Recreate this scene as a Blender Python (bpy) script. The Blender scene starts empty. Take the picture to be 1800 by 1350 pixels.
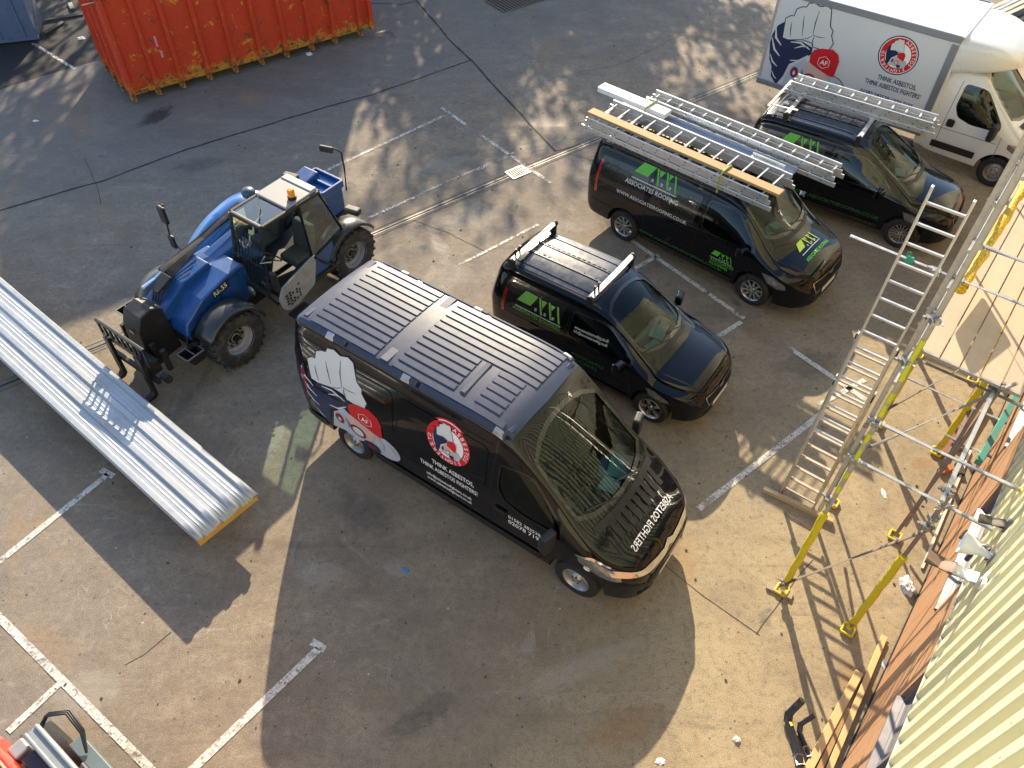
import bpy, bmesh, math, random
from mathutils import Vector, Matrix, noise
from mathutils.bvhtree import BVHTree
from mathutils.geometry import delaunay_2d_cdt

R = math.radians
rnd = random.Random(7)
scene = bpy.context.scene
COL = scene.collection

# ------------------------------------------------------------------ camera
cam_d = bpy.data.cameras.new('camera')
cam_d.sensor_fit = 'HORIZONTAL'
cam_d.sensor_width = 36.0
cam_d.lens = 27.657
cam_d.clip_start = 0.05
cam_d.clip_end = 2000
cam_o = bpy.data.objects.new('camera', cam_d)
COL.objects.link(cam_o)
# rows: world X, Y, Z axes seen in the camera (right, down, forward)
AX = (0.999861, 0.016667, 0.0)
AY = (0.01243, -0.745661, 0.666209)
AZ = (0.011104, -0.666117, -0.745765)
rt = Vector((AX[0], AY[0], AZ[0])); dn = Vector((AX[1], AY[1], AZ[1])); fw = Vector((AX[2], AY[2], AZ[2]))
m = Matrix((rt, -dn, -fw)).transposed().to_4x4()
m.translation = Vector((0, 0, 10.078))
cam_o.matrix_world = m
scene.camera = cam_o

# ------------------------------------------------------------------ sky, sun, exposure
SUN_AZ = R(-89.0)      # direction in which the light travels over the ground
SUN_EL = R(25.2)
world = bpy.data.worlds.new('World')
scene.world = world
world.use_nodes = True
wn = world.node_tree.nodes; wl = world.node_tree.links
sky = wn.new('ShaderNodeTexSky')
sky.sky_type = 'NISHITA'
sky.sun_disc = False
sky.sun_elevation = SUN_EL
sky.sun_rotation = R(-1.0)
sky.air_density = 1.0; sky.dust_density = .6; sky.ozone_density = 1.2
wl.new(sky.outputs[0], wn['Background'].inputs[0])
wn['Background'].inputs[1].default_value = 0.13
sd = bpy.data.lights.new('sun', 'SUN')
sd.energy = 4.7
sd.angle = R(0.55)
sd.color = (1.0, 0.84, 0.60)
so = bpy.data.objects.new('sun', sd)
COL.objects.link(so)
ld = Vector((math.cos(SUN_AZ) * math.cos(SUN_EL), math.sin(SUN_AZ) * math.cos(SUN_EL), -math.sin(SUN_EL)))
so.rotation_euler = ld.to_track_quat('-Z', 'Y').to_euler()
so.location = (0, 40, 30)
vs = scene.view_settings
vs.view_transform = 'Standard'; vs.look = 'None'; vs.gamma = 1.0; vs.use_curve_mapping = False
vs.exposure = 1.27
scene.render.engine = 'CYCLES'
scene.cycles.max_bounces = 6
scene.cycles.diffuse_bounces = 3
scene.cycles.glossy_bounces = 3
scene.cycles.transparent_max_bounces = 12

# ------------------------------------------------------------------ materials
MATS = {}
class NT:
    def __init__(s, name):
        s.m = bpy.data.materials.new(name); s.m.use_nodes = True
        s.t = s.m.node_tree; s.n = s.t.nodes; s.l = s.t.links
        s.b = s.n['Principled BSDF']; s.out = s.n['Material Output']
        s.tc = s.n.new('ShaderNodeTexCoord')
    def mapping(s, scale=(1, 1, 1), rot=(0, 0, 0), loc=(0, 0, 0)):
        mp = s.n.new('ShaderNodeMapping'); s.l.new(s.tc.outputs['Object'], mp.inputs[0])
        mp.inputs['Scale'].default_value = scale; mp.inputs['Rotation'].default_value = rot; mp.inputs['Location'].default_value = loc
        return mp.outputs[0]
    def noise(s, scale, detail=4, rough=.55, vec=None, dist=0, w=0):
        n = s.n.new('ShaderNodeTexNoise'); n.inputs['Scale'].default_value = scale; n.inputs['Detail'].default_value = detail
        n.inputs['Roughness'].default_value = rough; n.inputs['Distortion'].default_value = dist
        s.l.new(vec if vec is not None else s.tc.outputs['Object'], n.inputs['Vector'])
        return n.outputs['Fac']
    def vor(s, scale, vec=None, feat='F1'):
        n = s.n.new('ShaderNodeTexVoronoi'); n.inputs['Scale'].default_value = scale; n.feature = feat
        s.l.new(vec if vec is not None else s.tc.outputs['Object'], n.inputs['Vector'])
        return n.outputs['Distance']
    def ramp(s, fac, stops):
        r = s.n.new('ShaderNodeValToRGB'); s.l.new(fac, r.inputs[0])
        e = r.color_ramp.elements
        while len(e) < len(stops): e.new(.5)
        for i, (p, c) in enumerate(stops):
            e[i].position = p
            e[i].color = (c, c, c, 1) if isinstance(c, (int, float)) else (*c, 1)
        return r.outputs[0]
    def mix(s, fac, a, b, mode='MIX'):
        x = s.n.new('ShaderNodeMix'); x.data_type = 'RGBA'; x.blend_type = mode
        for sock, v in ((x.inputs[0], fac), (x.inputs[6], a), (x.inputs[7], b)):
            if isinstance(v, bpy.types.NodeSocket): s.l.new(v, sock)
            elif isinstance(v, (int, float)) and sock == x.inputs[0]: sock.default_value = v
            else: sock.default_value = (*v, 1)
        return x.outputs[2]
    def math(s, op, a, b=0):
        x = s.n.new('ShaderNodeMath'); x.operation = op
        for sock, v in ((x.inputs[0], a), (x.inputs[1], b)):
            if isinstance(v, bpy.types.NodeSocket): s.l.new(v, sock)
            else: sock.default_value = v
        return x.outputs[0]
    def up(s):
        g = s.n.new('ShaderNodeNewGeometry'); sp = s.n.new('ShaderNodeSeparateXYZ')
        s.l.new(g.outputs['Normal'], sp.inputs[0]); return sp.outputs[2]
    def bump(s, h, strength=.3, dist=.01):
        b = s.n.new('ShaderNodeBump'); b.inputs['Strength'].default_value = strength; b.inputs['Distance'].default_value = dist
        s.l.new(h, b.inputs['Height']); s.l.new(b.outputs[0], s.b.inputs['Normal'])
    def set(s, k, v):
        if isinstance(v, bpy.types.NodeSocket): s.l.new(v, s.b.inputs[k])
        elif isinstance(v, tuple): s.b.inputs[k].default_value = (*v, 1)
        else: s.b.inputs[k].default_value = v

def pm(name, col, rough=.5, metal=0., coat=0., var=.15, vscale=3., dirt=None, dscale=4., dpos=(.5, .75), bump=0., bscale=60., dust=0., spec=.5, alpha=None):
    if name in MATS: return MATS[name]
    t = NT(name)
    lo = tuple(c * (1 - var) for c in col); hi = tuple(min(1, c * (1 + var)) for c in col)
    c = t.mix(t.noise(vscale, 5, .6), lo, hi)
    rg = t.math('ADD', t.math('MULTIPLY', t.noise(vscale * 3, 3), .22), max(0, rough - .11))
    if dirt is not None:
        f = t.ramp(t.noise(dscale, 8, .68, dist=.4), [(dpos[0], 0.), (dpos[1], 1.)])
        c = t.mix(f, c, dirt); rg = t.mix(f, rg, (.75, .75, .75))
    if dust > 0:
        f = t.math('MULTIPLY', t.ramp(t.noise(2.2, 6, .65), [(.3, .25), (.75, 1.)]), t.math('MULTIPLY', t.ramp(t.up(), [(.2, 0.), (.95, 1.)]), dust))
        c = t.mix(f, c, (.30, .27, .24)); rg = t.mix(f, rg, (.6, .6, .6))
        t.l.new(t.math('MULTIPLY', t.math('SUBTRACT', 1., f), coat), t.b.inputs['Coat Weight'])
    else:
        t.set('Coat Weight', coat)
    t.set('Base Color', c); t.set('Roughness', rg); t.set('Metallic', metal); t.set('Coat Roughness', .04)
    t.set('Specular IOR Level', spec)
    if bump: t.bump(t.noise(bscale, 4), bump, .004)
    MATS[name] = t.m
    return t.m

def glass(name, tint, gain=1.0, rough=.0):
    if name in MATS: return MATS[name]
    t = NT(name); n = t.n
    tr = n.new('ShaderNodeBsdfTransparent'); tr.inputs[0].default_value = (*tint, 1)
    gl = n.new('ShaderNodeBsdfGlossy'); gl.inputs['Roughness'].default_value = rough; gl.inputs[0].default_value = (.95, 1., .97, 1)
    fr = n.new('ShaderNodeFresnel'); fr.inputs[0].default_value = 1.55
    mx = n.new('ShaderNodeMixShader')
    # window film and grime raise the mirror part a little
    f = t.math('MULTIPLY', fr.outputs[0], gain)
    t.l.new(f, mx.inputs[0]); t.l.new(tr.outputs[0], mx.inputs[1]); t.l.new(gl.outputs[0], mx.inputs[2])
    t.l.new(mx.outputs[0], t.out.inputs[0])
    MATS[name] = t.m
    return t.m

# ------------------------------------------------------------------ objects
def tag(o, label=None, cat=None, group=None, kind=None):
    if label: o['label'] = label
    if cat: o['category'] = cat
    if group: o['group'] = group
    if kind: o['kind'] = kind
    return o
def thing(name, label, cat, loc=(0, 0, 0), rz=0., group=None):
    o = bpy.data.objects.new(name, None); COL.objects.link(o)
    o.location = loc; o.rotation_euler = (0, 0, rz); o.empty_display_size = .2
    return tag(o, label, cat, group)
def link(name, me, mat=None, parent=None):
    o = bpy.data.objects.new(name, me); COL.objects.link(o)
    if mat is not None and len(me.materials) == 0: me.materials.append(mat)
    if parent is not None: o.parent = parent
    return o
def frame_of(d):
    d = Vector(d).normalized()
    a = Vector((0, 0, 1)) if abs(d.z) < .95 else Vector((1, 0, 0))
    u = d.cross(a).normalized(); return d, u, u.cross(d).normalized()
def pchip(keys, x):
    if x <= keys[0][0]: return keys[0][1]
    if x >= keys[-1][0]: return keys[-1][1]
    for i in range(len(keys) - 1):
        if keys[i][0] <= x <= keys[i + 1][0]: break
    def sl(j): return (keys[j + 1][1] - keys[j][1]) / (keys[j + 1][0] - keys[j][0])
    def tan(j):
        if j == 0: return sl(0)
        if j == len(keys) - 1: return sl(j - 1)
        a, b = sl(j - 1), sl(j)
        return 0 if a * b <= 0 else 2 * a * b / (a + b)
    h = keys[i + 1][0] - keys[i][0]; t = (x - keys[i][0]) / h
    return ((2*t**3 - 3*t**2 + 1) * keys[i][1] + (t**3 - 2*t**2 + t) * h * tan(i) + (-2*t**3 + 3*t**2) * keys[i+1][1] + (t**3 - t**2) * h * tan(i+1))

class MB:
    def __init__(s): s.v = []; s.f = []
    def add(s, vs, fs):
        k = len(s.v); s.v += [tuple(v) for v in vs]; s.f += [tuple(i + k for i in f) for f in fs]; return s
    def box(s, c, d, rz=0., rot=None):
        M = rot if rot is not None else Matrix.Rotation(rz, 3, 'Z')
        c = Vector(c); vs = []
        for x in (-.5, .5):
            for y in (-.5, .5):
                for z in (-.5, .5): vs.append(c + M @ Vector((x * d[0], y * d[1], z * d[2])))
        return s.add(vs, [(0, 1, 3, 2), (4, 6, 7, 5), (0, 4, 5, 1), (2, 3, 7, 6), (0, 2, 6, 4), (1, 5, 7, 3)])
    def beam(s, p, q, w, h, up=(0, 0, 1)):
        p = Vector(p); q = Vector(q); d = (q - p).normalized(); up = Vector(up)
        u = d.cross(up)
        if u.length < 1e-4: u = d.cross(Vector((1, 0, 0)))
        u.normalize(); v = u.cross(d).normalized()
        vs = [b + u * (w / 2 * i) + v * (h / 2 * j) for b in (p, q) for i, j in ((-1, -1), (1, -1), (1, 1), (-1, 1))]
        return s.add(vs, [(3, 2, 1, 0), (4, 5, 6, 7), (0, 1, 5, 4), (1, 2, 6, 5), (2, 3, 7, 6), (3, 0, 4, 7)])
    def tube(s, p, q, r, n=12, r2=None):
        return s.path([p, q], [r, r if r2 is None else r2], n)
    def path(s, pts, r, n=10, closed=False):
        pts = [Vector(p) for p in pts]; N = len(pts)
        rs = r if isinstance(r, (list, tuple)) else [r] * N
        k = len(s.v); prev = None
        for i, p in enumerate(pts):
            d = (pts[min(i + 1, N - 1)] - pts[max(i - 1, 0)])
            if closed: d = pts[(i + 1) % N] - pts[i - 1]
            d.normalize()
            if prev is None: _, u, w = frame_of(d)
            else:
                u = prev - d * prev.dot(d); u.normalize(); w = d.cross(u)
            prev = u
            for j in range(n):
                a = 2 * math.pi * j / n
                s.v.append(tuple(p + (u * math.cos(a) + w * math.sin(a)) * rs[i]))
        for i in range(N if closed else N - 1):
            i2 = (i + 1) % N
            for j in range(n):
                s.f.append((k + i*n + j, k + i*n + (j+1) % n, k + i2*n + (j+1) % n, k + i2*n + j))
        if not closed:
            s.f.append(tuple(k + j for j in reversed(range(n)))); s.f.append(tuple(k + (N-1)*n + j for j in range(n)))
        return s
    def lathe(s, prof, c=(0, 0, 0), axis='Y', n=28, closed=False):
        # prof: (radius, along)
        k = len(s.v); c = Vector(c); m = len(prof)
        for i in range(n):
            a = 2 * math.pi * i / n; ca, sa = math.cos(a), math.sin(a)
            for r, t in prof:
                v = {'Y': (r*ca, t, r*sa), 'Z': (r*ca, r*sa, t), 'X': (t, r*ca, r*sa)}[axis]
                s.v.append(tuple(c + Vector(v)))
        for i in range(n):
            i2 = (i + 1) % n
            for j in range(m if closed else m - 1):
                j2 = (j + 1) % m
                s.f.append((k + i*m + j, k + i*m + j2, k + i2*m + j2, k + i2*m + j))
        if not closed:
            if prof[0][0] > 1e-5: s.f.append(tuple(k + i*m for i in range(n)))
            if prof[-1][0] > 1e-5: s.f.append(tuple(k + i*m + m - 1 for i in reversed(range(n))))
        return s
    def prism(s, poly, o, e1, e2, depth):
        o = Vector(o); e1 = Vector(e1); e2 = Vector(e2); nn = e1.cross(e2).normalized() * depth
        n = len(poly); vs = [o + e1 * a + e2 * b for a, b in poly]; vs += [v + nn for v in vs]
        fs = [tuple(reversed(range(n))), tuple(range(n, 2 * n))] + [(i, (i + 1) % n, n + (i + 1) % n, n + i) for i in range(n)]
        return s.add(vs, fs)
    def sheet(s, quad, z=None): return s.add(quad, [tuple(range(len(quad)))])
    def mesh(s, name='m', fix=True):
        me = bpy.data.meshes.new(name); me.from_pydata(s.v, [], s.f)
        if fix:
            bm = bmesh.new(); bm.from_mesh(me)
            bmesh.ops.remove_doubles(bm, verts=bm.verts, dist=1e-5)
            bmesh.ops.recalc_face_normals(bm, faces=bm.faces); bm.to_mesh(me); bm.free()
        me.update(); return me
    def build(s, name, mat, parent=None, smooth=None, bevel=0., seg=2, fix=True):
        me = s.mesh(name, fix)
        if smooth:
            me.shade_smooth(); me.set_sharp_from_angle(angle=R(smooth))
        o = link(name, me, mat, parent)
        if bevel:
            b = o.modifiers.new('bevel', 'BEVEL'); b.width = bevel; b.segments = seg; b.limit_method = 'ANGLE'; b.angle_limit = R(35)
            b.harden_normals = False
        return o

def copy_tree(o, parent=None):
    c = o.copy(); COL.objects.link(c)
    if parent is not None: c.parent = parent
    for ch in list(o.children): copy_tree(ch, c)
    return c

def boolean(o, cutters):
    for c in cutters:
        b = o.modifiers.new('b', 'BOOLEAN'); b.operation = 'DIFFERENCE'; b.object = c; b.solver = 'EXACT'
        b.material_mode = 'TRANSFER'
    dg = bpy.context.evaluated_depsgraph_get()
    me = bpy.data.meshes.new_from_object(o.evaluated_get(dg))
    o.modifiers.clear(); o.data = me
    for c in cutters: bpy.data.objects.remove(c)
    return o

class Skin:
    """ray target on a body, for windows, lamps and lettering that follow it"""
    def __init__(s, me):
        s.t = BVHTree.FromPolygons([v.co for v in me.vertices], [p.vertices for p in me.polygons])
    def hit(s, p, d, off):
        d = Vector(d).normalized(); p = Vector(p)
        h = s.t.ray_cast(p - d * 4, d)
        if h[0] is None:
            h = s.t.find_nearest(p)
        n = h[1]
        if n.dot(d) > 0: n = -n
        return h[0] + n * off
    def z(s, x, y): return s.hit((x, y, 4), (0, 0, -1), 0).z
    def patch(s, name, outline, d, off, mat, parent, grid=.06, label=None):
        d = Vector(d).normalized(); _, e1, e2 = frame_of(d)
        o3 = [Vector(p) for p in outline]; o = o3[0]
        P = [((p - o).dot(e1), (p - o).dot(e2)) for p in o3]
        dd = sum(((p - o).dot(d)) for p in o3) / len(o3)
        return s._fill(name, P, o + d * dd, e1, e2, d, off, mat, parent, grid)
    def poly(s, name, P, o, e1, e2, d, off, mat, parent, grid=.06):
        return s._fill(name, P, Vector(o), Vector(e1), Vector(e2), Vector(d).normalized(), off, mat, parent, grid)
    def _fill(s, name, P, o, e1, e2, d, off, mat, parent, grid):
        pts = []
        for i in range(len(P)):
            a = Vector(P[i]); b = Vector(P[(i + 1) % len(P)]); k = max(1, int((b - a).length / grid))
            for j in range(k): pts.append(a.lerp(b, j / k))
        nb = len(pts)
        xs = [p.x for p in pts]; ys = [p.y for p in pts]
        def inside(x, y):
            c = False; j = nb - 1
            for i in range(nb):
                if (pts[i].y > y) != (pts[j].y > y) and x < (pts[j].x - pts[i].x) * (y - pts[i].y) / (pts[j].y - pts[i].y) + pts[i].x: c = not c
                j = i
            return c
        extra = []
        y = min(ys) + grid / 2
        while y < max(ys):
            x = min(xs) + grid / 2
            while x < max(xs):
                if inside(x, y) and min((p.x - x)**2 + (p.y - y)**2 for p in pts) > (grid * .4)**2: extra.append(Vector((x, y)))
                x += grid
            y += grid
        r = delaunay_2d_cdt(pts + extra, [(i, (i + 1) % nb) for i in range(nb)], [], 1, 1e-6)
        vs = [s.hit(o + e1 * p.x + e2 * p.y, d, off) for p in r[0]]
        me = bpy.data.meshes.new(name); me.from_pydata(vs, [], [tuple(f) for f in r[2]])
        bm = bmesh.new(); bm.from_mesh(me); bmesh.ops.recalc_face_normals(bm, faces=bm.faces)
        if bm.faces and sum((f.normal.dot(d) for f in bm.faces)) > 0: bmesh.ops.reverse_faces(bm, faces=bm.faces)
        bm.to_mesh(me); bm.free(); me.shade_smooth()
        return link(name, me, mat, parent)
    def text(s, name, txt, o, e1, e2, d, size, off, mat, parent, width=None, align='LEFT', sx=1.):
        me = text_mesh(txt, size, align)
        if me is None: return None
        o = Vector(o); e1 = Vector(e1); e2 = Vector(e2)
        if width:
            xs = [v.co.x for v in me.vertices]; sx = width / max(1e-6, max(xs) - min(xs))
        for v in me.vertices: v.co = s.hit(o + e1 * v.co.x * sx + e2 * v.co.y, d, off)
        return link(name, me, mat, parent)

def text_mesh(txt, size, align='LEFT', ext=0.):
    cu = bpy.data.curves.new('t', 'FONT'); cu.body = txt; cu.size = size; cu.align_x = align; cu.resolution_u = 2; cu.extrude = ext
    cu.offset = size * .012
    ob = bpy.data.objects.new('t', cu); COL.objects.link(ob)
    dg = bpy.context.evaluated_depsgraph_get()
    me = bpy.data.meshes.new_from_object(ob.evaluated_get(dg))
    bpy.data.objects.remove(ob)
    me.materials.clear()
    return me
def circle(cx, cy, r, n=28, ry=None, a0=0., a1=360.):
    ry = r if ry is None else ry
    full = abs(a1 - a0) >= 359.9
    k = n if full else n + 1
    return [(cx + r * math.cos(R(a0 + (a1 - a0) * i / n)), cy + ry * math.sin(R(a0 + (a1 - a0) * i / n))) for i in range(k)]
def rounded(poly, r, k=4):
    out = []; n = len(poly)
    for i in range(n):
        p = Vector(poly[i]); a = Vector(poly[i - 1]); b = Vector(poly[(i + 1) % n])
        ra = min(r, (a - p).length * .45); rb = min(r, (b - p).length * .45)
        pa = p + (a - p).normalized() * ra; pb = p + (b - p).normalized() * rb
        for j in range(k + 1):
            t = j / k; out.append(tuple(pa * (1-t)**2 + p * 2*t*(1-t) + pb * t*t))
    return out

# ================================================================== ground and setting
def ground_mat():
    t = NT('concrete_yard')
    big = t.noise(.17, 6, .62, dist=.8)
    mid = t.noise(.9, 8, .66, vec=t.mapping(rot=(0, 0, .64), scale=(1, 1.7, 1)))
    fine = t.noise(11, 8, .72)
    grit = t.noise(95, 3, .7)
    c = t.ramp(mid, [(.26, (.150, .120, .094)), (.42, (.228, .180, .132)), (.56, (.290, .230, .160)), (.72, (.370, .298, .208))])
    c = t.mix(t.ramp(big, [(.36, 0.), (.60, .8)]), c, (.222, .190, .160))
    # the slab along the building is newer and sandier
    nv = t.n.new('ShaderNodeVectorMath'); nv.operation = 'DOT_PRODUCT'; t.l.new(t.tc.outputs['Object'], nv.inputs[0]); nv.inputs[1].default_value = (.803, -.596, 0)
    sand = t.ramp(t.math('ADD', t.math('MULTIPLY', t.math('ADD', nv.outputs['Value'], 7.), .125), t.math('MULTIPLY', t.noise(.5, 6, .65), .30)), [(.62, 0.), (.98, .70)])
    c = t.mix(sand, c, t.mix(t.noise(2.2, 7, .65), (.34, .26, .145), (.50, .40, .225)))
    c = t.mix(t.ramp(fine, [(.35, .52), (.50, 0.)]), c, (.135, .114, .09))
    c = t.mix(t.ramp(fine, [(.58, 0.), (.74, .40)]), c, (.44, .375, .28))
    m3 = t.noise(3.6, 10, .80, dist=1.1)
    c = t.mix(t.ramp(m3, [(.30, .55), (.47, 0.)]), c, (.115, .092, .072))
    c = t.mix(t.ramp(m3, [(.53, 0.), (.70, .50)]), c, (.45, .385, .29))
    # fine exposed aggregate
    c = t.mix(t.ramp(grit, [(.38, .75), (.48, 0.)]), c, (.075, .065, .055))
    c = t.mix(t.ramp(grit, [(.58, 0.), (.68, .65)]), c, (.60, .53, .43))
    # thin curling scratches
    for sc_, lc, wd in ((.9, (0, 0, 0), .0045), (1.7, (5, 2, 0), .005), (.55, (9, 4, 0), .003)):
        q = t.noise(sc_, 3, .5, vec=t.mapping(loc=lc, rot=(0, 0, sc_)), dist=1.6)
        ln = t.ramp(t.math('ABSOLUTE', t.math('SUBTRACT', q, .5)), [(0., 1.), (wd, 0.)])
        mk = t.ramp(t.noise(.8, 4, .6, vec=t.mapping(loc=(lc[1], 3 + lc[0], 0))), [(.54, 0.), (.66, .42)])
        c = t.mix(t.math('MULTIPLY', ln, mk), c, (.52, .47, .40))
    cl = t.noise(1.1, 8, .7, vec=t.mapping(loc=(12, 5, 0)), dist=1.8)
    c = t.mix(t.ramp(cl, [(.60, 0.), (.74, .5)]), c, (.42, .385, .34))
    # shade beyond the second joint, painted into the colour as darker grey
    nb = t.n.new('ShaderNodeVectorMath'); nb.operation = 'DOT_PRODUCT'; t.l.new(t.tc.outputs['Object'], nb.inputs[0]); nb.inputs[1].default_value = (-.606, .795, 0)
    far_shade = t.ramp(t.math('MULTIPLY', t.math('ADD', nb.outputs['Value'], t.math('MULTIPLY', t.noise(.9, 5, .6), 1.2)), .04), [(.62, 0.), (.74, .5)])
    c = t.mix(far_shade, c, t.mix(mid, (.12, .112, .108), (.20, .188, .178)))
    # broad damp patches
    dp = t.noise(.42, 7, .62, vec=t.mapping(loc=(21, 4, 0)), dist=.9)
    c = t.mix(t.ramp(dp, [(.50, 0.), (.68, .38)]), c, (.15, .118, .092))
    # swept dirt and tyre scuffs that run along the yard
    sc = t.noise(1.5, 7, .7, vec=t.mapping(rot=(0, 0, .95), scale=(.55, 3.2, 1)), dist=1.2)
    c = t.mix(t.ramp(sc, [(.62, 0.), (.72, .42)]), c, (.40, .36, .31))
    sc2 = t.noise(.8, 7, .68, vec=t.mapping(rot=(0, 0, -.6), scale=(.3, 3.6, 1), loc=(7, 3, 0)), dist=.7)
    c = t.mix(t.ramp(sc2, [(.56, 0.), (.72, .3)]), c, (.09, .078, .068))
    # oil drips and rust stains
    oil = t.noise(.55, 5, .6, vec=t.mapping(loc=(3.2, 8.7, 0)), dist=1.5)
    c = t.mix(t.ramp(oil, [(.64, 0.), (.74, .7)]), c, (.045, .04, .037))
    ru = t.noise(.42, 6, .62, vec=t.mapping(loc=(-4.2, 1.7, 0)), dist=.8)
    c = t.mix(t.ramp(ru, [(.58, 0.), (.74, .45)]), c, (.33, .20, .085))
    # small pale droppings and chips
    sp = t.vor(1.9)
    c = t.mix(t.ramp(sp, [(.018, .8), (.035, 0.)]), c, (.5, .47, .42))
    sp2 = t.vor(5.1, vec=t.mapping(loc=(1.3, 2.9, 0)))
    c = t.mix(t.ramp(sp2, [(.05, .7), (.10, 0.)]), c, (.06, .05, .045))
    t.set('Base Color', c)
    t.set('Roughness', t.ramp(oil, [(.55, .9), (.72, .55)]))
    t.set('Specular IOR Level', .3)
    h = t.math('ADD', t.math('MULTIPLY', grit, .5), t.math('MULTIPLY', fine, 1.))
    t.bump(h, .55, .012)
    return t.m
GM = ground_mat()
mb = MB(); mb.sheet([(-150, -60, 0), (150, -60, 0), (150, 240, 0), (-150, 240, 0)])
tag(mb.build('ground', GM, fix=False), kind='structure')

def strip(name, pts, w, z, mat, jit=.0, label=None, step=.12):
    """a thin flat ribbon along ground points"""
    P = [Vector((p[0], p[1])) for p in pts]; mb = MB(); L = []; 
    for a, b in zip(P[:-1], P[1:]):
        k = max(1, int((b - a).length / step))
        for i in range(k): L.append(a.lerp(b, i / k))
    L.append(P[-1]); vs = []
    for i, p in enumerate(L):
        d = (L[min(i + 1, len(L)-1)] - L[max(i-1, 0)]).normalized(); n = Vector((-d.y, d.x))
        off = (noise.noise(Vector((p.x * 1.3, p.y * 1.3, 3))) ) * jit
        ww = w * (1 + .5 * (1 if jit else 0) * noise.noise(Vector((p.x * 4, p.y * 4, 9))))
        for s in (1, -1):
            q = p + n * (off + s * ww / 2); vs.append((q.x, q.y, z))
    mb.add(vs, [(2*i, 2*i+1, 2*i+3, 2*i+2) for i in range(len(L) - 1)])
    o = mb.build(name, mat, fix=False)
    return tag(o, kind='structure')

tar = pm('joint_tar', (.022, .020, .018), .85, var=.4, vscale=6)
dirtcrack = pm('joint_dirt', (.06, .05, .04), .95, var=.4, vscale=9)
for pts, w in (([(-3.222, 24.811), (-1.922, 21.949), (-1.257, 20.751), (-0.044, 18.258), (0.920, 16.316)], .055),
               ([(-11.065, 13.553), (-9.127, 14.819), (-7.624, 16.153), (-4.917, 18.044), (-3.740, 18.760), (-1.257, 20.751)], .05),
               ([(-13.358, 18.584), (-12.211, 19.668), (-11.051, 20.600)], .05),
               ([(-4.648, 24.303), (-3.525, 24.225), (-3.118, 24.444)], .04),
               ([(0.920, 16.316), (1.964, 16.867)], .03)):
    strip('expansion_joint', pts, w, .004, tar, jit=.03)
for pts, w in (([(-2.151, 13.561), (-1.347, 13.157), (-0.597, 12.600)], .014), ([(2.164, 5.658), (2.732, 5.096), (3.375, 4.556)], .012),
               ([(3.340, 4.571), (3.758, 5.097), (4.378, 5.700)], .012), ([(-9.818, 15.659), (-9.197, 14.665), (-8.835, 13.938)], .012),
               ([(1.236, 16.229), (2.002, 15.779)], .012), ([(-4.499, 4.474), (-4.738, 4.159), (-4.946, 4.004)], .012),
               ([(1.142, 19.911), (2.942, 20.768), (4.722, 22.552)], .01)):
    strip('hairline_crack', pts, w, .003, dirtcrack, jit=.05)

# slot drain: two steel edges with a dark slot between, crossed by a gully grate
steel_edge = pm('drain_steel', (.20, .19, .175), .55, metal=.6, var=.25, dirt=(.15, .12, .09))
dark = pm('drain_dark', (.008, .008, .008), .9)
dA, dB, dC, dD = Vector((-8.897, 8.586)), Vector((-2.872, 13.116)), Vector((0.049, 15.422)), Vector((6.661, 20.447))
dd = (dD - dB).normalized(); dnn = Vector((-dd.y, dd.x))
for o, w, mt, z in ((0, .03, dark, .004), (.035, .03, steel_edge, .006), (-.035, .03, steel_edge, .006), (.11, .012, dirtcrack, .004), (-.12, .012, dirtcrack, .004)):
    strip('slot_drain_edge' if mt is steel_edge else 'slot_drain', [tuple(p + dnn * o) for p in (dA, dB, dC, dD)], w, z, mt, step=2.)
def grate(name, label, c, ang, L, W, n, mat, w=.02):
    g = thing(name, label, 'drain cover', (c[0], c[1], 0), ang)
    MB().box((0, 0, .003), (L - .04, W - .04, .004)).build('pit', dark, g)
    f = MB()
    for s in (-1, 1): f.box((0, s * (W/2 - .015), .010), (L, .03, .014)); f.box((s * (L/2 - .015), 0, .0095), (.03, W - .06, .013))
    f.build('frame', mat, g, bevel=.003)
    bar = MB().box((0, 0, .009), (w, W - .06, .010)).mesh('bar')
    for i in range(n):
        b = link('bar', bar, mat, g); b.location.x = -L/2 + .03 + (L - .06) * (i + .5) / n
    return g
galv = pm('galvanised', (.52, .53, .54), .42, metal=.85, var=.18, dirt=(.30, .29, .28), dpos=(.5, .8))
grate('gully_grate', 'pale slotted gully grate set in the slot drain', dC, math.atan2(dd.y, dd.x), .50, .36, 8, pm('grate_pale', (.55, .54, .52), .5, metal=.4))
gt = [Vector((-0.871, 25.242)), Vector((-0.453, 23.711)), Vector((0.670, 24.553))]
grate('floor_grille', 'wide dark floor grille at the top edge of the yard', ((gt[0] + gt[2]) / 2 + Vector((.05, -.22))), R(37), 1.75, 1.0, 15, pm('grille_dark', (.10, .085, .07), .6, metal=.6), .045)

# worn white paint
def paint_mat(w=0.):
    t = NT('worn_line_paint')
    c = t.mix(t.noise(3, 5), (.55, .52, .46), (.74, .72, .68))
    c = t.mix(t.ramp(t.noise(25, 5, .7), [(.45, 0.), (.62, .8)]), c, (.33, .28, .22))
    t.set('Base Color', c); t.set('Roughness', .8)
    tr = t.n.new('ShaderNodeBsdfTransparent'); mx = t.n.new('ShaderNodeMixShader')
    f = t.math('MULTIPLY', t.ramp(t.noise(17, 7, .75), [(.36 + w, 0.), (.44 + w, 1.)]), t.ramp(t.noise(1.7, 5, .7), [(.30 + w * 1.4, 0.), (.42 + w * 1.4, 1.)]))
    t.l.new(f, mx.inputs[0]); t.l.new(tr.outputs[0], mx.inputs[1]); t.l.new(t.b.outputs[0], mx.inputs[2]); t.l.new(mx.outputs[0], t.out.inputs[0])
    return t.m
PAINT = paint_mat(.015); PAINT_OLD = paint_mat(.062)
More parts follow.
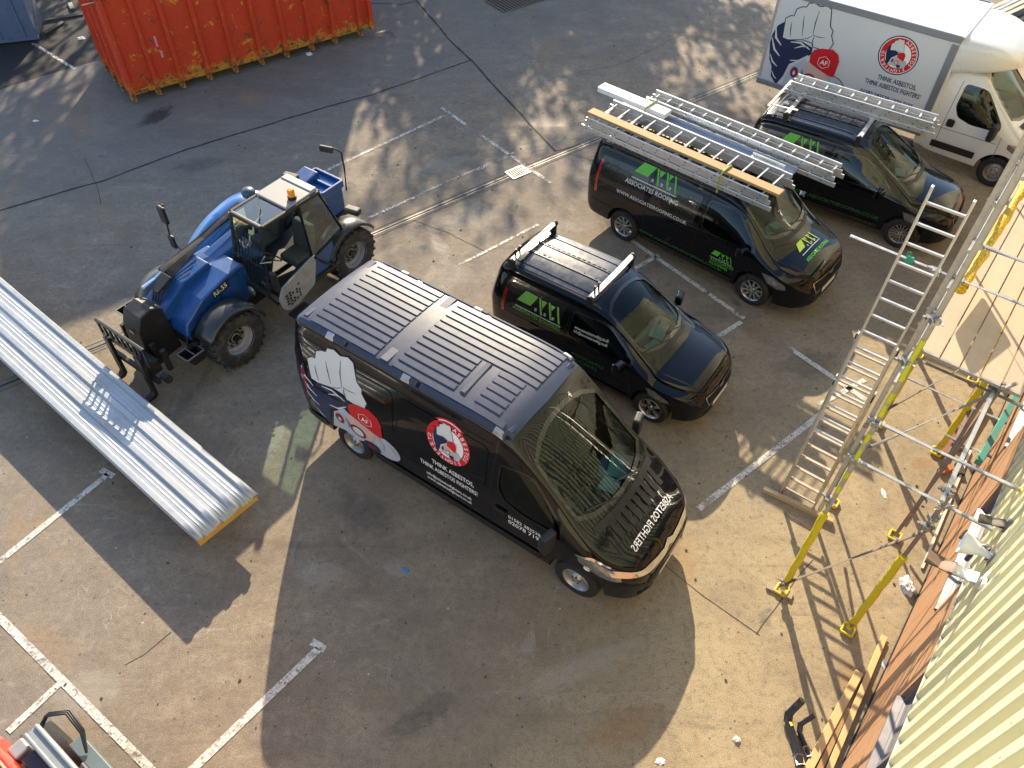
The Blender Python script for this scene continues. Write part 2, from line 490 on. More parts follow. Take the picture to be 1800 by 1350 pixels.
LINES = [((-7.070, 4.786), (-4.192, 2.740), 0.10),
         ((-5.699, 3.748), (-6.091, 3.158), 0.09),
         ((-7.314, 5.321), (-6.225, 6.987), 0.10),
         ((-3.746, 2.741), (-2.488, 4.266), 0.11),
         ((-2.596, 4.365), (-2.397, 4.260), 0.10),
         ((2.260, 13.197), (4.307, 10.735), 0.09),
         ((3.739, 10.241), (4.237, 10.642), 0.09),
         ((2.397, 12.127), (2.918, 12.548), 0.09),
         ((2.846, 6.534), (5.202, 8.468), 0.10),
         ((4.987, 9.980), (6.041, 8.737), 0.10),
         ((-1.876, 18.199), (0.787, 15.019), 0.09),
         ((-4.547, 15.085), (-1.766, 17.846), 0.08),
         ((-3.168, 13.553), (-1.998, 14.549), 0.07),
         ((-1.163, 12.070), (0.493, 13.496), 0.07),
         ((-0.879, 15.463), (-0.115, 16.140), 0.07),
         ((-13.380, 21.321), (-11.664, 19.873), 0.09),
         ((-6.360, 7.070), (-6.122, 6.946), 0.10),
         ((-2.002, 14.592), (-0.024, 16.239), 0.05),
         ((5.188, 8.643), (6.125, 9.233), 0.09)]
for a, b, w in LINES:
    strip('parking_line', [a, b], w, .008, PAINT_OLD if w <= .08 or a[1] > 14 else PAINT, step=.5)

# darker tarmac strip beside the skip, with litter
asph = NT('old_tarmac')
c = asph.mix(asph.noise(1.2, 7, .7), (.010, .010, .012), (.024, .024, .026))
c = asph.mix(asph.ramp(asph.noise(14, 7, .75), [(.62, 0.), (.74, .6)]), c, (.06, .057, .05))
asph.set('Base Color', c); asph.set('Roughness', .9); asph.bump(asph.noise(60, 4), .6, .01)
P = [(-13.804, 18.312), (-11.039, 20.567), (-12.268, 22.649), (-14.157, 25.830), (-19.057, 25.627)]
MBt = MB(); MBt.sheet([(x, y, .003) for x, y in P])
tag(MBt.build('tarmac', asph.m, fix=False), kind='structure')

# spills and smudges with their own outlines
def stain_mat(name, col, dens, sc):
    t = NT(name); t.set('Base Color', t.mix(t.noise(5, 6, .7), col, tuple(min(1, v * 1.5) for v in col))); t.set('Roughness', .75)
    tr = t.n.new('ShaderNodeBsdfTransparent'); mx = t.n.new('ShaderNodeMixShader')
    g = t.n.new('ShaderNodeTexGradient'); g.gradient_type = 'SPHERICAL'; t.l.new(t.tc.outputs['Object'], g.inputs[0])
    f = t.math('MULTIPLY', t.ramp(t.math('ADD', g.outputs['Fac'], t.math('MULTIPLY', t.math('SUBTRACT', t.noise(sc, 7, .72, dist=.6), .5), 1.5)), [(.28, 0.), (.62, 1.)]), dens)
    t.l.new(f, mx.inputs[0]); t.l.new(tr.outputs[0], mx.inputs[1]); t.l.new(t.b.outputs[0], mx.inputs[2]); t.l.new(mx.outputs[0], t.out.inputs[0])
    return t.m
wet = stain_mat('wet_stain', (.035, .028, .026), .5, 2.2); smud = stain_mat('grey_smudge', (.075, .07, .066), .22, 3.0); palem = stain_mat('pale_dust', (.46, .42, .36), .22, 3.2); rust = stain_mat('rust_stain', (.36, .19, .06), .22, 2.6)
disc = MB().add([(math.cos(i * math.pi / 12), math.sin(i * math.pi / 12), 0) for i in range(24)], [tuple(range(24))])
for k, ((x, y), sx, sy, a, mt) in enumerate((((-8.794, 17.566), .75, .45, 1.2, wet), ((-0.897, 3.550), .42, .30, .6, smud), ((-1.195, 3.317), .5, .25, .5, smud), ((0.284, 4.384), .28, .16, 1.4, palem), ((1.025, 4.105), 1.4, .28, .45, palem), ((-3.790, 7.750), .16, .55, -.3, palem),
        ((-2.678, 5.345), .6, .35, .2, palem), ((4.527, 3.904), .35, .5, .5, rust), ((2.608, 8.738), .5, .7, -.6, smud), ((5.222, 9.592), .9, .6, .4, smud), ((-2.181, 6.386), .9, .5, -.6, smud), ((-1.569, 5.454), .4, .3, .1, palem), ((-5.323, 3.632), .7, .5, .3, palem), ((1.478, 3.326), .8, .4, .5, rust), ((-7.180, 15.506), .9, .5, .4, smud),
        ((-0.903, 13.754), 1.2, .7, .5, palem), ((-1.641, 15.670), 1.1, .5, .6, palem), ((-3.378, 11.840), .5, .5, 0, smud), ((6.519, 7.454), .3, .2, .5, rust))):
    o = disc.build('ground_stain', mt, fix=False) if k == 0 else link('ground_stain', bpy.data.objects['ground_stain'].data.copy(), None)
    if k: o.data.materials.clear(); o.data.materials.append(mt)
    o.location = (x, y, .0015 + .00006 * k); o.scale = (sx, sy, 1); o.rotation_euler = (0, 0, a); tag(o, kind='structure')

# ================================================================== vans
black_paint = pm('black_paint', (.003, .0035, .006), .14, coat=.62, var=.2, dust=.0, spec=.12)
roof_sky_refl = pm('black_roof_sky_refl', (.034, .044, .082), .44, coat=.15, var=.15, dust=.03, spec=.32)  # black roof with the sky's reflection put into its bluish base colour
white_paint = pm('white_paint', (.68, .67, .65), .30, coat=.6, var=.04, dust=.10, dirt=(.50, .48, .45), dpos=(.60, .95), dscale=2.5)
rubber = pm('tyre_rubber', (.016, .015, .015), .8, var=.3, dirt=(.07, .06, .05), dpos=(.55, .8), dscale=7)
plastic = pm('black_plastic', (.014, .014, .015), .55, var=.2)
interior = pm('cab_interior', (.035, .036, .038), .7, var=.2, bump=.2)
seatcloth = pm('seat_cloth', (.05, .052, .058), .9, var=.25, vscale=12)
alloy = pm('alloy', (.62, .61, .60), .28, metal=.9, var=.1, dirt=(.18, .15, .12), dpos=(.55, .85))
steelrim = pm('steel_rim', (.42, .42, .43), .4, metal=.7, var=.15, dirt=(.12, .11, .10), dpos=(.5, .8))
chrome = pm('chrome', (.80, .80, .80), .12, metal=1., var=.03)
lampglass = pm('headlamp_glass', (.24, .25, .26), .14, metal=.6, coat=1., var=.6, vscale=18)
redlamp = pm('red_lamp', (.32, .008, .008), .2, coat=1., var=.1)
amber = pm('amber_lamp', (.85, .30, .02), .25, coat=1., var=.1)
ws_glass = glass('windscreen_glass', (.36, .54, .49), .68)
side_glass = glass('side_glass', (.16, .20, .20))
frit = pm('windscreen_border', (.008, .008, .009), .25, coat=.6, var=.1)
green_v = pm('green_vinyl', (.10, .44, .035), .4, var=.12)
dkgreen_v = pm('dark_green_vinyl', (.03, .15, .05), .45, var=.1)
pale_v = pm('pale_vinyl', (.60, .62, .64), .45, var=.06)
grey_v = pm('grey_vinyl', (.44, .49, .56), .45, var=.08)
white_v = pm('white_vinyl', (.80, .80, .80), .45, var=.04)
navy_v = pm('navy_vinyl', (.010, .020, .075), .4, var=.15)
red_v = pm('red_vinyl', (.56, .010, .020), .38, var=.08)
skin_v = pm('buff_vinyl', (.62, .42, .36), .45, var=.08)
maroon_v = pm('maroon_vinyl', (.22, .012, .03), .4, var=.1)
ink_v = pm('ink_vinyl', (.010, .012, .035), .45, var=.1)

def val(k, x): return pchip(k, x) if isinstance(k, list) else k
def section(P, x, inset=0., zb=None):
    ww = val(P['ww'], x) - inset; wt = min(val(P['wt'], x) - inset, ww); zt = val(P['zt'], x) - inset
    b = val(P['zb'], x) + inset if zb is None else zb
    rc = val(P['rc'], x); cr = val(P['cr'], x); zw = val(P['zw'], x)
    ws = ww - P.get('tuck', .035)
    zs = max(zt - cr - rc, b + .12); zw = min(zw, zs - .04); zl = b + .05
    zw = max(zw, zl + .03)
    pts = [(0, b), (ws * .5, b), (ws - .05, b), (ws - .012, b + .012), (ws, zl)]
    for i in range(1, 9):
        t = i / 8; pts.append((ws + (ww - ws) * math.sin(math.pi / 2 * t), zl + (zw - zl) * t))
    e = P.get('tumble', 1.7)
    for i in range(1, 13):
        t = i / 12; pts.append((ww + (wt - ww) * t**e, zw + (zs - zw) * t))
    rx = min(rc * P.get('rx', 1.2), wt * .5)
    for i in range(1, 8):
        a = math.pi / 2 * i / 7; pts.append((wt - rx + rx * math.cos(a), zs + (zt - cr - zs) * math.sin(a)))
    yt = wt - rx
    for i in range(1, 11):
        y = yt * (1 - i / 10); pts.append((y, zt - cr * (y / yt)**2))
    return pts
def loft(P, xs, inset=0., zb=None):
    mb = MB(); rings = []
    for x in xs:
        h = section(P, x, inset, zb)
        full = [(y, z) for y, z in h] + [(-y, z) for y, z in reversed(h[1:-1])]
        rings.append(full)
    n = len(rings[0])
    for x, r in zip(xs, rings): mb.v += [(x, y, z) for y, z in r]
    for i in range(len(xs) - 1):
        for j in range(n):
            mb.f.append((i*n + j, i*n + (j+1) % n, (i+1)*n + (j+1) % n, (i+1)*n + j))
    mb.f.append(tuple(range(n))); mb.f.append(tuple((len(xs)-1)*n + j for j in reversed(range(n))))
    return mb
def cutter(mb, mat):
    me = mb.mesh('cut'); o = link('cut', me, mat); return o

def rim_mesh(r, style):
    mb = MB()
    # barrel and lip (outside is +Y)
    mb.lathe([(r * .93, -.13), (r * .90, .02), (r * .98, .055), (r * 1.03, .07), (r * 1.0, .085), (r * .93, .06), (r * .86, .0), (r * .80, -.13)], n=36, closed=True)
    if style == 'steel':
        mb.lathe([(r * .88, .0), (r * .70, .02), (r * .62, .035), (r * .45, .03), (r * .36, .05), (r * .30, .07), (0.001, .078)], n=30)
    else:
        k = {'ten': 10, 'five': 5, 'multi': 16}[style]
        mb.lathe([(r * .24, -.02), (r * .26, .045), (r * .2, .06), (.001, .062)], n=20)
        for i in range(k):
            a = 2 * math.pi * i / k
            for s in ((-.10, .10) if style == 'five' else (0,)):
                a2 = a + s
                w = {'ten': .040, 'five': .034, 'multi': .02}[style]
                d = Vector((math.cos(a2), 0, math.sin(a2))); u = Vector((-d.z, 0, d.x))
                p = Vector((math.cos(a), 0, math.sin(a))) * r * .22 + Vector((0, .04, 0)); q = d * r * .95 + Vector((0, .055, 0))
                mb.beam(p, q, w, .03, up=(0, 1, 0))
    return mb.mesh('rim')
def tyre_mesh(r, w, rr):
    h = w / 2
    prof = [(rr * .98, -h * .80), (rr * 1.12, -h * .95), ((r + rr) / 2, -h), (r * .95, -h * .93), (r * .99, -h * .78), (r, -h * .5), (r, -h * .08), (r - .008, -h * .06), (r - .008, h * .06), (r, h * .08), (r, h * .5), (r * .99, h * .78), (r * .95, h * .93), ((r + rr) / 2, h), (rr * 1.12, h * .95), (rr * .98, h * .80)]
    me = MB().lathe(prof, n=40, closed=True).mesh('tyre'); me.shade_smooth(); me.set_sharp_from_angle(angle=R(40)); return me
def add_wheels(root, spots, r, w, rr, style, rm):
    tm = tyre_mesh(r, w, rr); rmsh = rim_mesh(rr, style); rmsh.shade_smooth(); rmsh.set_sharp_from_angle(angle=R(30))
    cap = MB().lathe([(rr * .80, -.02), (.001, -.02)], n=24).mesh('brake')
    bolt = MB()
    for i in range(5):
        a = 2 * math.pi * i / 5; bolt.lathe([(.012, .0), (.012, .078), (.001, .08)], c=(math.cos(a) * rr * .30, 0, math.sin(a) * rr * .30), n=6)
    bm_ = bolt.mesh('bolts')
    for x, y in spots:
        o = link('wheel', tm, rubber, root); o.location = (x, y, r)
        if y < 0: o.rotation_euler = (0, rnd.uniform(0, 6), math.pi)
        else: o.rotation_euler = (0, rnd.uniform(0, 6), 0)
        q = link('rim', rmsh, rm, o); q.location = (0, w / 2 - .09, 0)
        q = link('brake_disc', cap, dark, o); q.location = (0, w / 2 - .11, 0)
        q = link('wheel_nuts', bm_, plastic, o); q.location = (0, w / 2 - .09, 0)

def make_body(root, P, paint):
    x0, x1 = P['zt'][0][0], P['zt'][-1][0]
    xs = []; x = x0
    while x < x1 - 1e-6:
        xs.append(x); d = min(x - x0, x1 - x)
        x += .012 if d < .06 else .025 if d < .3 else .05
    xs.append(x1)
    me = loft(P, xs).mesh('body'); me.materials.append(paint); skin = Skin(me)
    body = link('body', me, None, None)
    cuts = []
    for xw in P['axles']:
        cuts.append(cutter(MB().lathe([(P['arch'], -1.6), (P['arch'], -P['archin'])], c=(xw, 0, P['wr'] + P.get('archz', .02)), n=48), plastic))
        cuts.append(cutter(MB().lathe([(P['arch'], P['archin']), (P['arch'], 1.6)], c=(xw, 0, P['wr'] + P.get('archz', .02)), n=48), plastic))
    xb, xc = P['cab']
    n = int((xc - xb) / .08); cx = [xb + (xc - xb) * i / n for i in range(n + 1)]
    cuts.append(cutter(loft(P, cx, inset=.06, zb=P.get('floor', .62)), interior))
    ws = P['screen']; ws = ws + [(x, -y) for x, y in reversed(ws) if abs(y) > 1e-6]
    cuts.append(cutter(MB().prism(ws, (0, 0, P['dashz']), (1, 0, 0), (0, 1, 0), 2.6), interior))
    for poly in P['sidewin']:
        cuts.append(cutter(MB().prism(poly, (0, 1.5, 0), (1, 0, 0), (0, 0, 1), 3.0), interior))
    boolean(body, cuts); body.parent = root
    me = body.data; me.shade_smooth(); me.set_sharp_from_angle(angle=R(32))
    # glass
    big = grow(ws, .015)
    skin.poly('windscreen', big, (0, 0, 0), (1, 0, 0), (0, 1, 0), (0, 0, -1), -.012, ws_glass, root, .08)
    ringpatch(skin, 'windscreen_seal', grow(ws, .012), grow(ws, -.045), (0, 0, 0), (1, 0, 0), (0, 1, 0), (0, 0, -1), .003, frit, root)
    for poly in P['sidewin']:
        for s in (-1, 1):
            skin.poly('side_window', grow(poly, .012), (0, s * 1.5, 0), (1, 0, 0), (0, 0, 1), (0, -s, 0), -.012, side_glass, root, .08)
            ringpatch(skin, 'window_seal', grow(poly, .010), grow(poly, -.018), (0, s * 1.5, 0), (1, 0, 0), (0, 0, 1), (0, -s, 0), .003, frit, root)
    return body, skin
def grow(poly, d):
    n = len(poly); A = sum(poly[i][0] * poly[(i+1) % n][1] - poly[(i+1) % n][0] * poly[i][1] for i in range(n))
    sg = 1 if A > 0 else -1; out = []
    for i in range(n):
        p = Vector(poly[i]); a = (p - Vector(poly[i-1])).normalized(); b = (Vector(poly[(i+1) % n]) - p).normalized()
        t = (a + b); t = t.normalized() if t.length > 1e-6 else a
        out.append(tuple(p + Vector((t.y, -t.x)) * d * sg))
    return out
def dens(poly, g):
    out = []
    for i in range(len(poly)):
        a = Vector(poly[i]); b = Vector(poly[(i+1) % len(poly)]); k = max(1, int((b-a).length / g))
        for j in range(k): out.append(a.lerp(b, j / k))
    return out
def ringpatch(skin, name, outer, inner, o, e1, e2, d, off, mat, parent):
    n = len(outer); vs = []; k = 6
    o = Vector(o); e1 = Vector(e1); e2 = Vector(e2)
    for i in range(n):
        for j in range(k):
            t = j / k
            for ring in (outer, inner):
                p = Vector(ring[i]).lerp(Vector(ring[(i+1) % n]), t)
                vs.append(skin.hit(o + e1 * p.x + e2 * p.y, d, off))
    m_ = n * k
    mb = MB().add(vs, [(2*i, 2*i+1, 2*((i+1) % m_)+1, 2*((i+1) % m_)) for i in range(m_)])
    return mb.build(name, mat, parent, smooth=60)

def cab_fit(root, P, xd, yd, zd, seats, rhd=True):
    """dashboard, seats and steering wheel"""
    n = 9; pr = [(xd + .02, zd - .35), (xd + .02, zd - .06), (xd - .05, zd), (xd - .30, zd + .03), (xd - .48, zd - .01), (xd - .55, zd - .12), (xd - .50, zd - .35)]
    MB().prism(pr, (0, yd, 0), (1, 0, 0), (0, 0, 1), 2 * yd).build('dashboard', interior, root, smooth=40, bevel=.02)
    for y, w in seats:
        xs = xd - 1.15
        MB().box((xs + .02, y, zd - .42), (.50, w, .16)).build('seat', seatcloth, root, bevel=.05, seg=3)
        b = MB().box((xs - .25, y, zd - .05), (.16, w * .96, .66), rot=Matrix.Rotation(R(-12), 3, 'Y')).build('seat_back', seatcloth, root, bevel=.06, seg=3)
        MB().box((xs - .33, y, zd + .36), (.10, w * .5, .18), rot=Matrix.Rotation(R(-10), 3, 'Y')).build('headrest', seatcloth, root, bevel=.04, seg=3)
    y = -seats[0][0] if False else seats[0][0]
    mb = MB(); c = Vector((xd - .62, y, zd + .03)); ax = Vector((-.8, 0, .6)).normalized(); u = Vector((0, 1, 0)); v = ax.cross(u)
    mb.path([c + (u * math.cos(a) + v * math.sin(a)) * .19 for a in [i * math.pi / 12 for i in range(24)]], .016, 8, closed=True)
    for a in (0, 2.1, 4.2): mb.beam(c, c + (u * math.cos(a) + v * math.sin(a)) * .18, .03, .02)
    mb.build('steering_wheel', plastic, root, smooth=50)

def mirror(root, skin, x, z, s, size=(.10, .20, .28), mat=None):
    y = abs(skin.hit((x, s * 1.5, z), (0, -s, 0), 0).y)
    MB().beam((x, s * (y - .02), z - .04), (x + .02, s * (y + .10), z - .02), .05, .08).build('mirror_arm', plastic, root, bevel=.015)
    o = MB().box((x + .03, s * (y + .16), z + .05), size, rz=R(12) * s).build('door_mirror', mat or plastic, root, bevel=.035, seg=3)
    MB().box((x - .03, s * (y + .165), z + .05), (.006, size[1] * .8, size[2] * .8), rz=R(12) * s).build('mirror_glass', chrome, o)

# --- graphics ---------------------------------------------------------------
EX = (1, 0, 0); EZ = (0, 0, 1); DR = (0, 1, 0)       # right hand side of a van: read along +X
def emblem(skin, root, u0, v0, W, H, off=.004, sc=True, y=-1.5, detail=True):
    """raised gloved fist with cap and breathing filters, as flat vinyl shapes"""
    def T(pts): return [(u0 + (px - 140) / 780 * W, v0 + (890 - py) / 890 * H) for px, py in pts]
    o = (0, y, 0); g = max(.03, W / 14)
    def put(name, pts, mat, k): skin.poly(name, T(pts), o, EX, EZ, DR, off + k * .0016, mat, root, g)
    def line(pts, w, mat, k, name='graphic_line'):
        P = [Vector(p) for p in pts]; L = []; Rr = []
        for i, p in enumerate(P):
            d = (P[min(i+1, len(P)-1)] - P[max(i-1, 0)]).normalized(); n = Vector((-d.y, d.x)) * (w / 2 if 0 < i < len(P)-1 else w / 5)
            L.append(tuple(p + n)); Rr.append(tuple(p - n))
        put(name, L + list(reversed(Rr)), mat, k)
    put('graphic_outline', circle(790, 755, 140, 24, 136), ink_v, -1)
    put('graphic_shoulder', circle(790, 755, 132, 24, 128), grey_v, 0)
    put('graphic_collar', [(345, 885), (395, 660), (500, 540), (560, 600), (740, 640), (790, 800), (760, 885), (640, 830), (560, 880), (450, 850)], grey_v, 1)
    put('graphic_sleeve', [(240, 235), (175, 300), (145, 400), (142, 490), (175, 650), (215, 720), (230, 820), (300, 890), (345, 780), (370, 640), (490, 540), (545, 480), (540, 415), (430, 385), (300, 405)], navy_v, 2)
    fist = [(248, 400), (232, 215), (270, 178), (300, 172), (310, 100), (350, 70), (388, 60), (400, 20), (450, 4), (500, 25), (560, 0), (600, 20), (630, 170), (668, 210), (664, 250), (702, 320), (682, 390), (620, 405), (540, 402), (520, 368), (430, 362), (300, 405)]
    put('graphic_outline', grow(fist, 9), ink_v, 2.5)
    put('graphic_fist', fist, pale_v, 3)
    if detail:
        for l, w in (([(292, 235), (298, 300), (312, 372)], 9), ([(385, 140), (400, 230), (416, 335)], 9), ([(505, 60), (500, 180), (508, 292)], 9), ([(508, 292), (560, 300), (620, 285)], 8), ([(525, 300), (522, 345), (535, 395)], 9), ([(430, 355), (470, 340), (510, 300)], 7)):
            line(l, w, ink_v, 4)
        for l, w in (([(165, 330), (185, 420), (250, 480)], 22), ([(150, 430), (200, 540), (262, 590)], 22), ([(172, 600), (215, 670), (265, 700)], 18), ([(330, 420), (420, 400), (520, 440)], 20), ([(380, 470), (440, 430), (500, 420)], 14), ([(370, 600), (450, 580), (520, 500)], 20), ([(225, 760), (260, 810), (290, 830)], 14)):
            line(l, w, pale_v, 4)
    put('graphic_face', [(528, 560), (640, 600), (740, 635), (722, 720), (690, 780), (620, 800), (540, 745), (522, 640)], skin_v, 5)
    put('graphic_cap', [(540, 485), (560, 430), (620, 395), (720, 374), (780, 408), (806, 470), (800, 632), (770, 640), (640, 600), (548, 560)], red_v, 6)
    put('graphic_filter', circle(438, 705, 36, 20, 58), maroon_v, 6)
    put('graphic_filter', circle(588, 735, 66, 24), maroon_v, 7)
    put('graphic_filter', circle(588, 735, 46, 20), pale_v, 8)
    put('graphic_filter', circle(690, 835, 70, 20, 52), navy_v, 7)
    if detail:
        put('graphic_filter', circle(438, 710, 13, 12, 24), pale_v, 8)
        line([(470, 640), (492, 700), (478, 770)], 12, pale_v, 8); line([(500, 645), (520, 710), (505, 760)], 10, navy_v, 8)
        put('graphic_filter', circle(690, 838, 38, 16, 28), maroon_v, 8)
        hx = [(675 + 58 * math.cos(R(90 + 60 * i)), 520 + 62 * math.sin(R(90 + 60 * i))) for i in range(6)]
        for i in range(6): line([hx[i], hx[(i+1) % 6]], 9, white_v, 8, 'cap_badge')
        p = T([(645, 545)])[0]
        skin.text('cap_badge', 'AF', (p[0], y, p[1]), EX, EZ, DR, 60 / 890 * H * 1.1, off + .014, white_v, root)
        line([(830, 680), (870, 700), (905, 770)], 7, ink_v, 2); line([(760, 660), (800, 720), (790, 800)], 6, ink_v, 2)
def ring_text(skin, root, txt, cx, cz, rad, size, a0, a1, off, mat, y=-1.5):
    mb = MB(); n = len(txt)
    for i, ch in enumerate(txt):
        if ch == ' ': continue
        me = text_mesh(ch, size, 'CENTER'); a = R(a0 + (a1 - a0) * i / (n - 1))
        e1 = Vector((math.sin(a), -math.cos(a))); e2 = Vector((math.cos(a), math.sin(a)))
        vs = []
        for v in me.vertices:
            p = Vector((cx, cz)) + e2 * (rad + v.co.y) + e1 * v.co.x
            vs.append(skin.hit((p.x, y, p.y), DR, off))
        mb.add(vs, [tuple(p.vertices) for p in me.polygons])
    return mb.build('ring_lettering', mat, root, fix=False)
def round_badge(skin, root, cx, cz, r, rim, y=-1.5):
    o = (0, y, 0)
    for rr, mt, k in ((1.0, rim, 0), (.94, white_v, 1), (.90, red_v, 2), (.64, white_v, 3)):
        skin.poly('round_badge', circle(cx, cz, r * rr, 40), o, EX, EZ, DR, .004 + .0016 * k, mt, root, r * .22)
    ring_text(skin, root, 'ASBESTOS', cx, cz, r * .70, r * .23, 72, -22, .0125, white_v, y)
    ring_text(skin, root, 'FIGHTERS', cx, cz, r * .70, r * .23, -50, -146, .0125, white_v, y)
    ring_text(skin, root, 'LTD', cx, cz, r * .70, r * .20, 208, 182, .0125, white_v, y)
    emblem(skin, root, cx - r * .62, cz - r * .58, r * 1.15, r * 1.40, off=.0105, y=y, detail=False)
def house_logo(skin, root, o, e1, e2, d, W, H, g=None, off=.012):
    g = g or green_v
    S = [[(0, .36), (.15, 1), (.44, 1), (.32, .36)]]
    A_ = (.46, .68, .87)
    for k, ax in enumerate(A_):
        S.append([(ax, 1), (ax + .04, 1), (ax + .15, .14), (ax + .11, .14)])
        if k < 2: S.append([(ax + .065, .94), (A_[k + 1] - .03, .94), (A_[k + 1] - .115, .44), (ax + .125, .44)])
    for q in S: skin.poly('house_logo', [(a * W, b * H) for a, b in q], o, e1, e2, d, off, g, root, .12)
    skin.poly('logo_underline', [(-.02 * W, .05 * H), (-.02 * W, 0), (1.04 * W, 0), (1.04 * W, .05 * H)], o, e1, e2, d, off, pale_v, root, .2)
    for a, b in ((.42, .22), (.64, .20), (.83, .20)):
        for i in (0, 1):
            for j in (0, 1):
                x, z = a + i * .028, b + j * .09
                skin.poly('logo_window', [(x * W, z * H), ((x + .02) * W, z * H), ((x + .02) * W, (z + .065) * H), (x * W, (z + .065) * H)], o, e1, e2, d, off, pale_v, root, .2)
def seam(skin, root, pts, d, w, mat, name='panel_seam', o=(0, 0, 0), e1=EX, e2=EZ, off=.0025):
    P = [Vector(p) for p in pts]; L = []; Rr = []
    for i, p in enumerate(P):
        t = (P[min(i+1, len(P)-1)] - P[max(i-1, 0)]).normalized(); n = Vector((-t.y, t.x)) * w / 2
        L.append(tuple(p + n)); Rr.append(tuple(p - n))
    return skin.poly(name, L + list(reversed(Rr)), o, e1, e2, d, off, mat, root, .1)
gap = pm('panel_gap', (.002, .002, .002), .9, var=0)
RS = (0, -1.6, 0)

# ------------------------------------------------------------------ large black panel van
def big_profile(x0=-3.02):
    zt = [(2.89, .56), (2.87, .72), (2.82, .86), (2.73, .98), (2.60, 1.07), (2.42, 1.16), (2.27, 1.25), (2.14, 1.36), (1.95, 1.50), (1.25, 2.08), (1.0, 2.28), (.82, 2.40), (.60, 2.465), (.2, 2.49)]
    if x0 < -2: zt += [(-2.4, 2.49), (-2.75, 2.475), (-2.90, 2.44), (-2.98, 2.36), (x0, 2.25)]
    else: zt += [(x0, 2.49)]
    k = [(-3.02, .92), (-2.96, .975), (-2.80, 1.01), (-2.5, 1.02)] if x0 < -2 else [(x0, 1.02)]
    t = [(-3.02, .76), (-2.9, .82), (-2.7, .85)] if x0 < -2 else [(x0, .85)]
    return dict(zt=sorted(zt), zb=[(x0, .42), (x0 + .2, .36), (2.5, .30), (2.82, .27), (2.89, .30)],
                ww=k + [(1.6, 1.02), (2.1, 1.01), (2.35, .98), (2.55, .92), (2.71, .82), (2.82, .68), (2.89, .50)],
                wt=t + [(.6, .86), (1.0, .84), (1.4, .84), (1.95, .90), (2.2, .92), (2.46, .86), (2.68, .72), (2.82, .56), (2.89, .42)],
                zw=[(x0, 1.20), (1.6, 1.15), (2.2, .95), (2.9, .60)], rc=[(x0, .10), (.7, .11), (1.1, .06), (1.9, .06), (2.3, .09), (2.97, .06)],
                cr=[(x0, .035), (.6, .05), (1.0, .09), (1.9, .13), (2.25, .10), (2.97, .03)], tumble=2.0,
                axles=(2.0175, -2.0175) if x0 < -2 else (2.0175,), arch=.42, archin=.62, wr=.345, cab=(.25 if x0 < -2 else x0 + .12, 2.16), dashz=1.15, floor=.75,
                screen=[(2.08, 0), (2.06, .3), (1.98, .58), (1.84, .80), (1.50, .785), (1.13, .745), (1.02, .50), (.97, .25), (.96, 0)],
                sidewin=[rounded([(.74, 1.50), (.86, 1.30), (1.15, 1.22), (1.74, 1.24), (1.72, 1.36), (1.20, 1.92), (1.05, 1.96), (.74, 1.96)], .07)])
VAN = thing('panel_van', 'large black high-roof panel van with ribbed roof, fist graphic and round red badge', 'van', (-.215, 7.078, 0), -.598)
P = big_profile()
body, SK = make_body(VAN, P, black_paint)
add_wheels(VAN, [(2.0175, .87), (2.0175, -.87), (-2.0175, .87), (-2.0175, -.87)], .345, .225, .205, 'steel', steelrim)
cab_fit(VAN, P, 2.05, .80, 1.20, [(-.48, .50), (.18, .46), (.62, .44)])
for s in (-1, 1): mirror(VAN, SK, 1.62, 1.22, s, (.12, .22, .38))
# roof pressing: side rails, long ribs, cross bands
def roof_strip(name, x0, x1, y0, y1, h, mat, e=.012):
    n = max(2, int((x1 - x0) / .25)); mb = MB(); rows = []
    ys = [(y0, 0), (y0 + e, h), (y1 - e, h), (y1, 0)]
    xs = [(x0, 0)] + [(x0 + .02 + (x1 - x0 - .04) * i / n, 1) for i in range(n + 1)] + [(x1, 0)]
    for x, f in xs: rows.append([(x, y, SK.z(x, y) + .003 + hh * f) for y, hh in ys])
    vs = [v for r in rows for v in r]
    mb.add(vs, [(4*i + j, 4*i + j + 1, 4*i + j + 5, 4*i + j + 4) for i in range(len(rows) - 1) for j in range(3)])
    return mb.build(name, mat, VAN, smooth=25)
SK.poly('roof_skin', [(-2.88, -.77), (.80, -.77), (.84, 0), (.80, .77), (-2.88, .77)], (0, 0, 3.5), EX, (0, 1, 0), (0, 0, -1), .006, roof_sky_refl, VAN, .055)
pitch = .128
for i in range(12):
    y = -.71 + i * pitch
    roof_strip('roof_rib', -2.66, -1.44, y - .055, y + .055, .018, roof_sky_refl)
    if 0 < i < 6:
        roof_strip('roof_rib', -1.16, -.20, y - .055, y + .055, .018, roof_sky_refl)
        roof_strip('roof_rib', .10, .52, y - .048, y + .048, .016, roof_sky_refl)
    else: roof_strip('roof_rib', -1.16, .66, y - .055, y + .055, .018, roof_sky_refl)
roof_strip('roof_crossband', -1.38, -1.22, -.78, .78, .026, roof_sky_refl, .03)
roof_strip('roof_crossband', -.14, -.04, -.62, .0, .026, roof_sky_refl, .02)
roof_strip('roof_crossband', .70, .78, -.74, .74, .022, roof_sky_refl, .02)
roof_strip('roof_crossband', -2.82, -2.72, -.74, .74, .018, roof_sky_refl, .02)
for s in (-1, 1):
    y = s * .80
    for a, b in ((-2.86, -1.95), (-1.90, -.70), (-.64, .72)): roof_strip('roof_rail', a, b, y - .035, y + .035, .022, roof_sky_refl)
    roof_strip('roof_mount', -.95, -.80, y - .045, y + .03, .034, galv); roof_strip('roof_mount', -2.30, -2.15, y - .045, y + .03, .034, galv); roof_strip('roof_mount', .55, .70, y - .045, y + .03, .034, galv)
